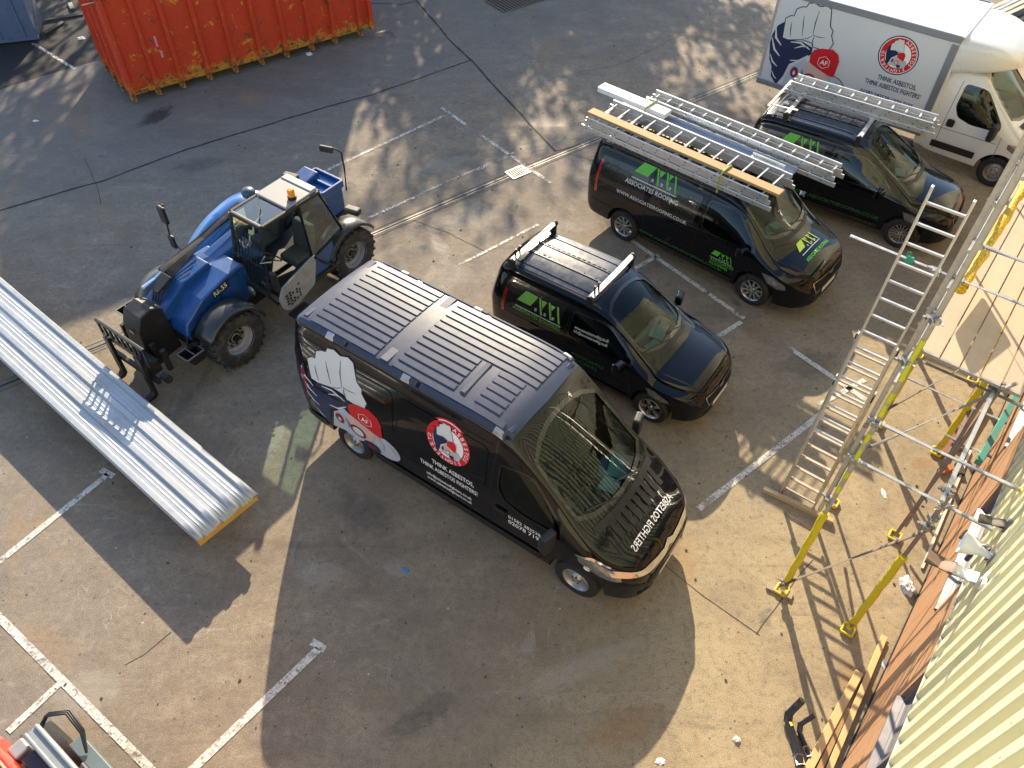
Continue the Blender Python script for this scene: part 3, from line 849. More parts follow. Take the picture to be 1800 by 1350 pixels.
# side mouldings, blank window pressing, seams, door handle
for s in (-1, 1):
    oo = (0, s * 1.6, 0); d = (0, -s, 0)
    SK.poly('side_moulding', rounded([(-1.52, .40), (1.48, .40), (1.48, .56), (-1.52, .56)], .03), oo, EX, EZ, d, .018, plastic, VAN, .15)
    SK.poly('side_moulding', rounded([(-2.95, .46), (-2.50, .46), (-2.50, .60), (-2.95, .60)], .03), oo, EX, EZ, d, .018, plastic, VAN, .15)
    for a, b in ((-2.75, -1.05), (-.95, .55)): SK.poly('side_pressing', rounded([(a, 1.32), (b, 1.32), (b, 2.12), (a, 2.12)], .12), oo, EX, EZ, d, .007, black_paint, VAN, .1)
    for l in ([(.62, .45), (.62, 1.2), (.66, 2.1)], [(1.86, .62), (1.84, 1.15)], [(-.98, .58), (-.98, 2.2)], [(-2.9, .95), (.62, .97), (1.8, .98)], [(-2.9, 2.2), (.62, 2.2)]): seam(SK, VAN, l, d, .014, gap, o=oo)
    SK.poly('door_handle', rounded([(.70, 1.02), (.90, 1.02), (.90, 1.10), (.70, 1.10)], .03), oo, EX, EZ, d, .03, plastic, VAN, .05)
    # lamps wrap round the corners
    hl = [(2.16, 1.08), (2.34, 1.09), (2.60, 1.00), (2.78, .90), (2.80, .84), (2.62, .84), (2.36, .90), (2.18, .98)]
    SK.poly('headlamp', hl, (0, s * 1.6, .0), EX, EZ, (-.25, -s, -.05), .006, lampglass, VAN, .06)
    SK.poly('headlamp_trim', [(2.12, 1.11), (2.34, 1.13), (2.62, 1.03), (2.62, 1.005), (2.34, 1.095), (2.14, 1.085)], (0, s * 1.6, .0), EX, EZ, (-.25, -s, -.05), .010, chrome, VAN, .06)
    SK.poly('tail_lamp', rounded([(-3.01, .95), (-2.955, .98), (-2.955, 1.62), (-3.01, 1.62)], .02), oo, EX, EZ, (.35, -s, 0), .010, redlamp, VAN, .06)
# front: chrome chevron bar, grille, lower intake, bonnet vents, wipers
FR = (3.6, 0, 0); EYn = (0, 1, 0); DF = (-1, 0, 0)
SK.poly('chevron_bar', [(-.92, .96), (-.62, .88), (-.12, .83), (0, .89), (.12, .83), (.62, .88), (.92, .96), (.92, .88), (.62, .78), (.12, .71), (0, .78), (-.12, .71), (-.62, .78), (-.92, .88)], FR, EYn, EZ, DF, .012, chrome, VAN, .06)
SK.poly('grille', rounded([(-.58, .50), (.58, .50), (.66, .64), (-.66, .64)], .04), FR, EYn, EZ, DF, .005, plastic, VAN, .08)
for i in range(4): SK.poly('grille_bar', [(-.56, .515 + i * .03), (.56, .515 + i * .03), (.56, .527 + i * .03), (-.56, .527 + i * .03)], FR, EYn, EZ, DF, .012, black_paint, VAN, .1)
for s in (-1, 1): SK.poly('fog_recess', rounded([(s * .42, .34), (s * .66, .34), (s * .70, .44), (s * .42, .44)], .03), FR, EYn, EZ, DF, .006, gap, VAN, .08)
SK.poly('number_plate', [(-.26, .36), (.26, .36), (.26, .47), (-.26, .47)], FR, EYn, EZ, DF, .018, white_v, VAN, .1)
TP = (0, 0, 3.5); DD = (0, 0, -1)
for i in range(9):
    a = -.52 + i * .13
    SK.poly('bonnet_rib', [(2.20 - abs(a) * .12, a), (2.44 - abs(a) * .10, a), (2.44 - abs(a) * .10, a + .085), (2.20 - abs(a) * .12, a + .085)], TP, EX, EYn, DD, .012, plastic, VAN, .1)
SK.poly('scuttle', [(2.13, -.70), (2.19, -.3), (2.20, .0), (2.19, .3), (2.13, .70), (2.03, .72), (2.105, .3), (2.115, 0), (2.105, -.3), (2.03, -.72)], TP, EX, EYn, DD, .010, plastic, VAN, .1)
for a, b in (((2.10, -.10), (1.86, -.62)), ((2.10, .48), (1.94, -.02))):
    seam(SK, VAN, [a, b], DD, .022, plastic, 'wiper', o=TP, e1=EX, e2=EYn, off=.012)
SK.text('bonnet_lettering', 'ASBESTOS FIGHTERS', (2.60, .52, 3.5), (0, -1, 0), (-1, 0, .0), DD, .13, .006, white_v, VAN, width=1.04)
# livery on the side that faces the camera
emblem(SK, VAN, -2.86, .56, 1.86, 1.72, y=-1.6)
round_badge(SK, VAN, -.08, 1.80, .40, red_v, y=-1.6)
for txt, x, z, sz, w in (('THINK ASBESTOS,', -.36, 1.22, .13, .72), ('THINK ASBESTOS FIGHTERS!', -.58, 1.06, .13, 1.00), ('info@asbestosfighters.co.uk', -.49, .85, .105, .80), ('www.asbestosfighters.co.uk', -.49, .74, .105, .80), ('01582 383538', .93, .99, .10, .52), ('02078 7195', .93, .86, .13, .55)):
    SK.text('lettering', txt, (x, -1.6, z), EX, EZ, DR, sz, .006, white_v, VAN, width=w)
SK.poly('sticker', rounded([(1.46, .80), (1.56, .78), (1.56, .90), (1.46, .92)], .02), (0, -1.6, 0), EX, EZ, DR, .006, white_v, VAN, .08)
SK.poly('sticker', circle(2.17, .88, .05, 12), (0, -1.6, 0), EX, EZ, DR, .006, white_v, VAN, .08)
# papers left on the dashboard
blue_pap = pm('blue_paper', (.36, .62, .72), .6, var=.1); dkblue = pm('blue_folder', (.03, .16, .42), .5, var=.1); yel = pm('yellow_cord', (.75, .65, .03), .5)
for nm, lab, x, y, z, w, h, a, mt in (('paper_sheet', 'pale blue paper on the dashboard of the large black van', 1.80, .42, 1.245, .30, .42, .3, blue_pap), ('paper_sheet', 'second pale blue paper lying nearer the driver in the large black van', 1.84, .06, 1.250, .24, .24, .1, blue_pap), ('folder', 'dark blue folder on the dashboard of the large black van', 1.62, .26, 1.255, .10, .34, .35, dkblue)):
    o = MB().box((0, 0, 0), (w, h, .006)).build(nm, mt)
    o.location = Matrix.Rotation(-.598, 3, 'Z') @ Vector((x, y, z)) + Vector((-.215, 7.078, 0)); o.rotation_euler = (0, 0, -.598 + a); tag(o, lab, 'paper' if nm != 'folder' else 'folder')

# ------------------------------------------------------------------ small and mid-size dark vans
roof_dark_sky_refl = pm('blue_black_roof_sky_refl', (.012, .016, .028), .26, coat=.8, var=.15, dust=.0, spec=.3)  # body black lifted to navy: sky light on the roofs painted in
def mid_van(root, P, wheel, style, seats, xd, zd):
    body, sk = make_body(root, P, black_paint)
    xf, xr = P['axles']; yo = P['track']
    add_wheels(root, [(xf, yo), (xf, -yo), (xr, yo), (xr, -yo)], wheel[0], wheel[1], wheel[2], style, alloy)
    cab_fit(root, P, xd, P['dashy'], zd, seats)
    for s in (-1, 1): mirror(root, sk, P['mx'], P['mz'], s, (.13, .20, .19), black_paint)
    L = P['L']
    for s in (-1, 1):
        oo = (0, s * 1.6, 0); d = (0, -s, 0)
        for l in P['seams']: seam(sk, root, l, d, .013, gap, o=oo)
        sk.poly('side_moulding', rounded(P['mould'], .03), oo, EX, EZ, d, .016, plastic, root, .15)
        for poly in P.get('blank', []): sk.poly('rear_side_glass', rounded(poly, .05), oo, EX, EZ, d, .005, frit, root, .08)
        hx, hz = P['dh']
        for x in (hx, hx - .75): sk.poly('door_handle', rounded([(x, hz), (x + .18, hz), (x + .18, hz + .05), (x, hz + .05)], .02), oo, EX, EZ, d, .025, black_paint, root, .05)
        sk.poly('headlamp', P['hl'], (0, s * 1.6, 0), EX, EZ, (-.45, -s, -.12), .006, lampglass, root, .05)
        ringpatch(sk, 'headlamp_trim', grow(P['hl'], .012), grow(P['hl'], -.012), (0, s * 1.6, 0), EX, EZ, (-.45, -s, -.12), .009, plastic, root)
        sk.poly('headlamp_lens', circle(*P['hlc'], .055, 12), (0, s * 1.6, 0), EX, EZ, (-.45, -s, -.12), .010, chrome, root, .05)
        zt = P['tail']
        sk.poly('tail_lamp', rounded([(-L + .012, zt[0]), (-L + .085, zt[0] + .04), (-L + .07, zt[1]), (-L + .012, zt[1])], .02), oo, EX, EZ, (.35, -s, 0), .010, redlamp, root, .05)
    FR = (L + .8, 0, 0); g = P['grille']
    sk.poly('grille', rounded(g, .06), FR, EYn, EZ, DF, .005, gap, root, .06)
    ringpatch(sk, 'grille_surround', rounded(grow(g, .012), .07), rounded(grow(g, -.016), .06), FR, EYn, EZ, DF, .012, chrome, root)
    z0 = min(p[1] for p in g); z1 = max(p[1] for p in g)
    for i in range(4):
        z = z0 + (z1 - z0) * (i + .6) / 4.4
        wmax = min(abs(p[0]) for p in g) * .92
        sk.poly('grille_bar', [(-wmax, z), (wmax, z), (wmax, z + .018), (-wmax, z + .018)], FR, EYn, EZ, DF, .011, plastic, root, .1)
    sk.poly('badge', circle(0, z1 - .03, .075, 18, .032), FR, EYn, EZ, DF, .020, chrome, root, .05)
    sk.poly('lower_intake', rounded(P['intake'], .04), FR, EYn, EZ, DF, .004, gap, root, .08)
    sk.poly('number_plate', [(-.26, P['plate']), (.26, P['plate']), (.26, P['plate'] + .11), (-.26, P['plate'] + .11)], FR, EYn, EZ, DF, .016, white_v, root, .1)
    c = P['cowl']
    sk.poly('scuttle', [(c - .10, -P['dashy'] * .86), (c + .035, -.3), (c + .05, 0), (c + .035, .3), (c - .10, P['dashy'] * .86), (c - .16, P['dashy'] * .86), (c - .03, .3), (c - .015, 0), (c - .03, -.3), (c - .16, -P['dashy'] * .86)], TP, EX, EYn, DD, .006, plastic, root, .1)
    for a, b in (((c - .02, -.05), (c - .22, -.58)), ((c - .02, .45), (c - .12, -.02))): seam(sk, root, [a, b], DD, .02, plastic, 'wiper', o=TP, e1=EX, e2=EYn, off=.010)
    g_ = P['gut'] - .03; sk.poly('roof_skin', [(P['ribx'][0] - .1, -g_), (P['ribx'][1] + .1, -g_), (P['ribx'][1] + .16, 0), (P['ribx'][1] + .1, g_), (P['ribx'][0] - .1, g_)], TP, EX, EYn, DD, .006, roof_dark_sky_refl, root, .055)
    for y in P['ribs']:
        seam(sk, root, [(P['ribx'][0], y), (P['ribx'][1], y)], DD, .05, roof_dark_sky_refl, 'roof_rib', o=TP, e1=EX, e2=EYn, off=.018)
    for s in (-1, 1):
        seam(sk, root, [(P['ribx'][0] - .05, s * P['gut']), (P['ribx'][1] + .25, s * P['gut'] * .99)], DD, .03, plastic, 'roof_gutter', o=TP, e1=EX, e2=EYn, off=.004)
        seam(sk, root, [(P['bon'][0], s * P['bon'][1]), (P['bon'][2], s * P['bon'][3])], DD, .014, gap, 'bonnet_seam', o=TP, e1=EX, e2=EYn)
    return sk

# mid-size van (longest of the three dark green-logo vans)
def custom_profile():
    return dict(zt=sorted([(2.48, .50), (2.465, .68), (2.42, .84), (2.32, .96), (2.15, 1.04), (1.95, 1.10), (1.78, 1.16), (1.60, 1.27), (1.0, 1.72), (.72, 1.88), (.5, 1.93), (.2, 1.955), (-2.0, 1.95), (-2.30, 1.92), (-2.42, 1.84), (-2.48, 1.70)]),
                zb=[(-2.48, .42), (-2.3, .30), (2.2, .24), (2.48, .28)],
                ww=[(-2.48, .88), (-2.42, .93), (-2.2, .98), (-1.9, .99), (1.5, .99), (1.9, .97), (2.15, .90), (2.34, .76), (2.44, .60), (2.48, .46)],
                wt=[(-2.48, .70), (-2.3, .75), (.3, .76), (.8, .74), (1.5, .82), (1.75, .86), (2.1, .78), (2.34, .62), (2.48, .40)],
                zw=[(-2.48, 1.02), (1.2, 1.0), (2.0, .82), (2.48, .55)], rc=[(-2.48, .14), (.6, .13), (.9, .06), (1.6, .06), (2.0, .10), (2.48, .05)],
                cr=[(-2.48, .03), (.5, .05), (.8, .10), (1.6, .13), (1.9, .08), (2.48, .03)], tumble=1.9,
                axles=(1.4665, -1.4665), arch=.405, archin=.58, wr=.335, cab=(-.05, 1.66), dashz=1.0, floor=.55,
                screen=[(1.56, 0), (1.54, .3), (1.46, .56), (1.33, .72), (1.0, .70), (.72, .655), (.62, .45), (.57, .2), (.56, 0)],
                sidewin=[rounded([(.18, 1.18), (.45, 1.12), (1.30, 1.12), (1.28, 1.20), (.82, 1.62), (.62, 1.68), (.20, 1.68)], .07)],
                track=.87, dashy=.74, mx=1.12, mz=1.12, L=2.48, w=.98,
                seams=[[(.12, .32), (.12, 1.0), (.16, 1.75)], [(1.32, .50), (1.28, 1.05)], [(-1.02, .32), (-1.02, 1.75)], [(-2.35, 1.02), (1.3, 1.0)], [(-2.3, .66), (1.0, .62)]],
                mould=[(-1.0, .28), (1.0, .28), (1.0, .38), (-1.0, .38)], blank=[[(-.95, 1.14), (.02, 1.14), (.05, 1.68), (-.95, 1.66)], [(-2.25, 1.14), (-1.1, 1.14), (-1.1, 1.66), (-2.20, 1.62)]],
                dh=(.20, .94), hl=[(1.82, .92), (2.05, .93), (2.32, .84), (2.36, .74), (2.20, .70), (1.98, .74)], hlc=(2.12, .81), tail=(.85, 1.55),
                grille=[(-.52, .56), (.52, .56), (.60, .80), (-.60, .80)], intake=[(-.60, .32), (.60, .32), (.56, .45), (-.56, .45)], plate=.44, cowl=1.60,
                ribs=(-.55, -.28, 0, .28, .55), ribx=(-2.2, .30), gut=.66, bon=(1.70, .76, 2.28, .62))
CUS = thing('work_van', 'black mid-size van with a plank and ladders on its roof', 'van', (3.945, 12.825, 0), -.703)
SC = mid_van(CUS, custom_profile(), (.335, .215, .215), 'ten', [(-.42, .5), (.30, .8)], 1.50, 1.02)
house_logo(SC, CUS, (-1.45, -1.6, 1.47), EX, EZ, DR, .95, .32)
for txt, x, z, sz, w, mt in (('ASSOCIATES ROOFING', -1.58, 1.34, .12, 1.2, pale_v), ('WWW.ASSOCIATESROOFING.CO.UK', -1.72, 1.07, .10, 1.62, pale_v), ('WWW.ASSOCIATESROOFING.CO.UK', -1.10, .42, .09, 1.9, dkgreen_v)):
    SC.text('lettering', txt, (x, -1.6, z), EX, EZ, DR, sz, .008, mt, CUS, width=w)
house_logo(SC, CUS, (.52, -1.6, .66), EX, EZ, DR, .44, .18)
for i, txt in enumerate(('ASSOCIATES', 'ROOFING')): SC.text('lettering', txt, (.52, -1.6, .58 - i * .085), EX, EZ, DR, .095, .008, green_v, CUS, width=(.50, .38, .26)[i])
house_logo(SC, CUS, (1.98, -.36, 3.2), (0, 1, 0), (-1, 0, 0), DD, .62, .22, pm('lime_vinyl', (.36, .55, .04), .4))
SC.text('lettering', 'ASSOCIATES ROOFING', (2.12, -.40, 3.2), (0, 1, 0), (-1, 0, 0), DD, .09, .006, green_v, CUS, width=.8)

# small van
def courier_profile(k=1.):
    return dict(zt=sorted([(2.03, .46), (2.015, .62), (1.97, .76), (1.86, .87), (1.66, .95), (1.40, 1.01), (1.20, 1.06), (1.06, 1.15), (.45, 1.50), (.15, 1.64), (-.10, 1.70), (-.4, 1.72), (-1.6, 1.70), (-1.85, 1.67), (-1.97, 1.60), (-2.04, 1.48)]),
                zb=[(-2.04, .40), (-1.9, .28), (1.8, .22), (2.03, .26)],
                ww=[(-2.04, .76), (-1.97, .82), (-1.8, .86), (-1.5, .87), (1.2, .87), (1.5, .84), (1.75, .76), (1.92, .62), (2.0, .48), (2.03, .36)],
                wt=[(-2.04, .58), (-1.9, .64), (-.2, .66), (.2, .63), (1.0, .70), (1.2, .74), (1.6, .66), (1.9, .50), (2.03, .32)],
                zw=[(-2.04, .92), (1.0, .90), (1.7, .74), (2.03, .5)], rc=[(-2.04, .13), (-.1, .11), (.2, .06), (1.0, .06), (1.4, .10), (2.03, .05)],
                cr=[(-2.04, .035), (-.2, .05), (.2, .10), (1.0, .12), (1.3, .08), (2.03, .03)], tumble=1.8,
                axles=(1.235, -1.235), arch=.365, archin=.50, wr=.305, cab=(-.70, 1.12), dashz=.88, floor=.45,
                screen=[(1.03, 0), (1.01, .28), (.93, .50), (.80, .62), (.45, .60), (.14, .555), (.05, .38), (.02, .18), (.01, 0)],
                sidewin=[rounded([(-.42, 1.04), (-.2, 1.0), (.78, 1.0), (.76, 1.08), (.24, 1.42), (.08, 1.46), (-.40, 1.46)], .06)],
                track=.765, dashy=.62, mx=.62, mz=1.0, L=2.03, w=.86,
                seams=[[(-.48, .32), (-.48, .9), (-.44, 1.5)], [(.82, .45), (.80, .95)], [(-1.9, .90), (.8, .90)], [(-1.8, .60), (.7, .56)]],
                mould=[(-.82, .26), (.80, .26), (.80, .34), (-.82, .34)], blank=[[(-1.80, 1.06), (-.58, 1.0), (-.56, 1.46), (-1.72, 1.44)]],
                dh=(-.42, .84), hl=[(1.42, .86), (1.60, .86), (1.84, .76), (1.88, .69), (1.70, .66), (1.50, .70)], hlc=(1.66, .76), tail=(.85, 1.30),
                grille=[(-.40, .50), (.40, .50), (.46, .70), (-.46, .70)], intake=[(-.48, .29), (.48, .29), (.44, .40), (-.44, .40)], plate=.39, cowl=1.07,
                ribs=(-.42, -.14, .14, .42), ribx=(-1.75, -.25), gut=.575, bon=(1.12, .66, 1.86, .50))
COU = thing('small_van', 'small black van with two bare roof bars parked beside the large van', 'van', (1.728, 9.65, 0), -.617)
SO = mid_van(COU, courier_profile(), (.305, .195, .20), 'five', [(-.34, .46), (.34, .46)], .97, .90)
house_logo(SO, COU, (-1.46, -1.6, 1.10), EX, EZ, DR, .86, .30, pm('pale_green_vinyl', (.22, .50, .08), .4))
SO.text('lettering', 'ASSOCIATES ROOFING', (-1.52, -1.6, 1.02), EX, EZ, DR, .09, .008, green_v, COU, width=.95)
for txt, x, z, sz, w, mt in (('www.associatesroofing.co.uk', -.32, 1.20, .07, .62, pale_v), ('info@associatesroofing.co.uk', -.32, 1.13, .07, .62, pale_v), ('ASSOCIATES', -.3, .66, .10, .62, dkgreen_v), ('ROOFING', -.3, .54, .10, .5, dkgreen_v)):
    SO.text('lettering', txt, (x, -1.6, z), EX, EZ, DR, sz, -.004 if z > 1.1 else .008, mt, COU, width=w)
cream_tube = pm('roof_bar_metal', (.62, .60, .56), .38, metal=.6, var=.1, dirt=(.35, .31, .27), dpos=(.5, .8))
def roof_bar(root, sk, x, hw, name='roof_bar', stops=True):
    z = sk.z(x, 0) + .085
    b = MB().tube((x, -hw, z), (x, hw, z), .046, 16).build(name, cream_tube, root, smooth=40)
    for s in (-1, 1):
        e = MB()
        e.box((x, s * (hw - .03), (z + sk.z(x, s * (hw - .06))) / 2 - .01), (.10, .06, z - sk.z(x, s * (hw - .06)) + .05))
        e.lathe([(.056, -.03), (.056, .03), (.001, .032)], c=(x, s * hw, z), n=14)
        e.build('bar_foot', plastic, b, bevel=.01)
    if stops:
        for y in (-hw * .80, -hw * .62):
            MB().tube((x, y, z + .03), (x, y, z + .17), .022, 10).build('load_stop', plastic, b, smooth=40)
roof_bar(COU, SO, -.18, .66); roof_bar(COU, SO, -1.72, .64)

# second mid van behind the plank van
def connect_profile():
    P = courier_profile(); k = 1.07; kz = 1.06; kw = 1.05
    for q, a in (('zt', kz), ('zb', 1), ('ww', kw), ('wt', kw), ('zw', kz), ('rc', 1), ('cr', 1)): P[q] = [(x * k, v * a) for x, v in P[q]]
    P['axles'] = (1.331, -1.331); P['arch'] = .39; P['wr'] = .325; P['archin'] = .53; P['cab'] = (-.74, 1.19); P['dashz'] *= kz
    P['screen'] = [(x * k, y * kw) for x, y in P['screen']]; P['track'] = .815
    for q in ('hl', 'mould'): P[q] = [(x * k, z * kz) for x, z in P[q]]
    for q in ('sidewin', 'seams', 'blank'): P[q] = [[(x * k, z * kz) for x, z in l] for l in P[q]]
    for q in ('grille', 'intake'): P[q] = [(y * kw, z * kz) for y, z in P[q]]
    P['hlc'] = (1.66 * k, .76 * kz); P['tail'] = (.9, 1.4); P['L'] = 2.03 * k; P['w'] = .90; P['mx'] *= k; P['mz'] *= kz; P['cowl'] *= k; P['dashy'] = .65; P['dh'] = (-.44, .90)
    P['ribx'] = (-1.85, -.25); P['gut'] = .60; P['bon'] = (1.2, .69, 1.98, .53)
    return P
CON = thing('rack_van', 'black van with a ladder rack, parked between the plank van and the white truck', 'van', (7.17, 14.44, 0), -.585)
SN = mid_van(CON, connect_profile(), (.325, .205, .21), 'multi', [(-.36, .48), (.36, .48)], 1.04, .96)
house_logo(SN, CON, (-1.52, -1.6, 1.30), EX, EZ, DR, .80, .28)
SN.text('lettering', 'ASSOCIATES ROOFING', (-1.62, -1.6, 1.20), EX, EZ, DR, .10, .008, pale_v, CON, width=1.0)
SN.text('lettering', 'WWW.ASSOCIATESROOFING.CO.UK', (-1.0, -1.6, .46), EX, EZ, DR, .11, .008, dkgreen_v, CON, width=1.85)
roof_bar(CON, SN, -.10, .70, stops=False); roof_bar(CON, SN, -1.60, .68, stops=False)
mb = MB(); z = SN.z(-1.6, 0) + .10
for y in (-.45, .62): mb.tube((-2.05, y, z - .02), (-1.45, y, z + .02), .022, 10)
mb.tube((-2.02, -.62, z), (-2.02, .70, z), .026, 12)
mb.build('rear_roller', cream_tube, CON, smooth=40)

# ------------------------------------------------------------------ white box truck
LUT = thing('box_truck', 'white box truck with a rounded roof pod, fist graphic and round badge', 'truck', (9.505, 17.176, 0), -.635)
P = big_profile(.34)
P['zt'] = [(x, min(z, 2.28) if x < .95 else z) for x, z in P['zt']]
body, SL = make_body(LUT, P, white_paint)
add_wheels(LUT, [(2.0175, .87), (2.0175, -.87), (-2.0175, .87), (-2.0175, -.87)], .345, .225, .205, 'steel', steelrim)
cab_fit(LUT, P, 2.05, .80, 1.20, [(-.48, .50), (.18, .46), (.62, .44)])
for s in (-1, 1): mirror(LUT, SL, 1.62, 1.22, s, (.12, .22, .36))
panel_white = pm('box_panel', (.60, .62, .66), .42, var=.03, dust=.05, coat=.2)
alu = pm('aluminium', (.66, .67, .68), .36, metal=.85, var=.12, dirt=(.40, .39, .37), dpos=(.5, .8))
rail_grey = pm('rail_grey', (.26, .28, .32), .4, metal=.5, var=.08)
roof_white = pm('translucent_roof', (.78, .80, .78), .45, var=.05, dirt=(.45, .44, .38), dpos=(.55, .85))
BX0, BX1, BZ0, BZ1, BW = -3.70, .30, .68, 2.88, 1.08
mb = MB()
for s in (-1, 1): mb.box(((BX0 + BX1) / 2, s * (BW - .02), (BZ0 + BZ1) / 2), (BX1 - BX0, .04, BZ1 - BZ0))
box = mb.build('box_side', panel_white, LUT)
MB().box(((BX0 + BX1) / 2, 0, BZ1 + .0), (BX1 - BX0 - .02, 2 * BW - .10, .03)).build('box_roof', roof_white, LUT, bevel=.01)
MB().box(((BX0 + BX1) / 2, 0, BZ0 + .02), (BX1 - BX0 - .02, 2 * BW - .10, .06)).build('box_floor', plastic, LUT)
MB().box((BX0 + .02, 0, (BZ0 + BZ1) / 2), (.03, 2 * BW - .10, BZ1 - BZ0 - .06)).build('rear_door', panel_white, LUT)
MB().box((BX1 - .02, 0, (BZ0 + BZ1) / 2), (.03, 2 * BW - .10, BZ1 - BZ0 - .06)).build('bulkhead', panel_white, LUT)
for s in (-1, 1):
    MB().box(((BX0 + BX1) / 2, s * (BW - .005), BZ1 - .04), (BX1 - BX0 + .02, .05, .15)).build('top_rail', rail_grey, LUT, bevel=.012)
    MB().box(((BX0 + BX1) / 2, s * (BW - .005), BZ0 + .05), (BX1 - BX0 + .02, .05, .13)).build('bottom_rail', rail_grey, LUT, bevel=.012)
    MB().box((BX1 - .06, s * (BW - .002), (BZ0 + BZ1) / 2), (.15, .046, BZ1 - BZ0 - .30)).build('corner_post', rail_grey, LUT, bevel=.012)
    MB().box((BX0 + .03, s * (BW - .002), (BZ0 + BZ1) / 2), (.06, .046, BZ1 - BZ0 - .30)).build('corner_post', alu, LUT, bevel=.012)
mb = MB()
for s in (-1, 1): mb.beam((BX0 + .1, s * .42, .78), (1.0, s * .42, .62), .07, .20)
mb.build('chassis_rail', plastic, LUT)
# rounded pod over the cab
xs = [BX1 + .01 + 1.22 * (1 - math.cos(math.pi / 2 * i / 16)) ** .9 if False else BX1 + .01 + 1.22 * math.sin(math.pi / 2 * i / 16) for i in range(17)]
mb = MB(); ring = None; n = 36
for i, x in enumerate(xs):
    t = (x - xs[0]) / 1.22; k = math.sqrt(max(0, 1 - t**2.6)); k = max(k, .02)
    w = BW * (.30 + .70 * k); top = 2.26 + (BZ1 - 2.26) * (.16 + .84 * k); bot = 2.05 + .34 * t
    for j in range(n):
        a = 2 * math.pi * j / n; c, s = math.cos(a), math.sin(a); e = .36
        yy = w * math.copysign(abs(c) ** e, c); zz = (top + bot) / 2 + (top - bot) / 2 * math.copysign(abs(s) ** e, s)
        mb.v.append((x, yy, zz))
for i in range(len(xs) - 1):
    for j in range(n): mb.f.append((i*n + j, i*n + (j+1) % n, (i+1)*n + (j+1) % n, (i+1)*n + j))
mb.f.append(tuple(range(n))); mb.f.append(tuple((len(xs)-1)*n + j for j in reversed(range(n))))
pod = mb.build('roof_pod', white_paint, LUT, smooth=50)
MB().box((BX1 + .02, 0, BZ1 + .0), (.07, 2 * BW - .02, .05)).build('pod_joint', alu, LUT, bevel=.01)
for s in (-1, 1): MB().box((BX1 + .03, s * (BW - .08), 1.5), (.06, .15, 1.5)).build('pod_side_trim', white_paint, LUT, bevel=.01)
for s in (-1, 1):
    oo = (0, s * 1.6, 0); d = (0, -s, 0)
    for l in ([(.64, .45), (.64, 1.2), (.66, 2.0)], [(1.86, .62), (1.84, 1.15)], [(.55, .97), (1.8, .98)]): seam(SL, LUT, l, d, .012, pm('white_gap', (.12, .12, .12), .8), o=oo)
    SL.poly('door_handle', rounded([(.70, 1.04), (.86, 1.04), (.86, 1.22), (.70, 1.22)], .05), oo, EX, EZ, d, .02, plastic, LUT, .05)
    SL.poly('side_moulding', rounded([(.56, .50), (1.50, .50), (1.50, .66), (.56, .66)], .02), oo, EX, EZ, d, .016, plastic, LUT, .12)
    SL.poly('headlamp', [(2.16, 1.08), (2.34, 1.09), (2.60, 1.00), (2.78, .90), (2.80, .84), (2.62, .84), (2.36, .90), (2.18, .98)], (0, s * 1.6, .0), EX, EZ, (-.25, -s, -.05), .006, lampglass, LUT, .06)
SL.poly('grille', rounded([(-.58, .50), (.58, .50), (.66, .74), (-.66, .74)], .04), FR, EYn, EZ, DF, .005, plastic, LUT, .08)
SL.poly('bumper', [(-.9, .26), (.9, .26), (.9, .46), (-.9, .46)], FR, EYn, EZ, DF, .004, plastic, LUT, .08)
SL.poly('scuttle', [(2.13, -.70), (2.19, -.3), (2.20, .0), (2.19, .3), (2.13, .70), (2.03, .72), (2.105, .3), (2.115, 0), (2.105, -.3), (2.03, -.72)], TP, EX, EYn, DD, .010, plastic, LUT, .1)
BSK = Skin(box.data)
emblem(BSK, LUT, -3.62, .76, 1.98, 2.02, y=-1.6)
round_badge(BSK, LUT, -.77, 2.20, .42, navy_v, y=-1.6)
for txt, x, z, sz, w in (('THINK ASBESTOS,', -1.02, 1.60, .15, .86), ('THINK ASBESTOS FIGHTERS!', -1.25, 1.44, .15, 1.24), ('01582 283538 / 020 7195', -1.28, 1.20, .13, 1.20)):
    BSK.text('lettering', txt, (x, -1.6, z), EX, EZ, DR, sz, .006, navy_v, LUT, width=w)

# ================================================================== telehandler
blue = pm('machine_blue', (.006, .062, .235), .36, coat=.35, var=.25, dust=.05, dirt=(.035, .035, .04), dpos=(.56, .80), dscale=4)
blue_sky_refl = pm('engine_cover_sky_refl', (.035, .16, .44), .32, coat=.5, var=.14, dust=.06, dirt=(.05, .10, .2), dpos=(.6, .85))  # machine blue made lighter: sky reflection painted into the colour
blk = pm('machine_black', (.012, .012, .013), .5, var=.3, dirt=(.06, .05, .045), dpos=(.55, .8))
mgrey = pm('machine_grey', (.34, .34, .33), .5, var=.08, dirt=(.24, .22, .20), dpos=(.5, .8))
rimgrey = pm('wheel_grey', (.33, .33, .34), .5, var=.12, dirt=(.14, .12, .10), dpos=(.5, .8))
tyre_m = pm('machine_tyre', (.028, .027, .027), .85, var=.35, dirt=(.11, .10, .09), dpos=(.5, .75), dscale=6)
cabglass = glass('cab_glass', (.60, .80, .74), 2.2)
TEL = thing('telehandler', 'blue telehandler with black fork carriage and orange beacon on its cab', 'telehandler', (-4.617, 11.13, 0), -2.1775)
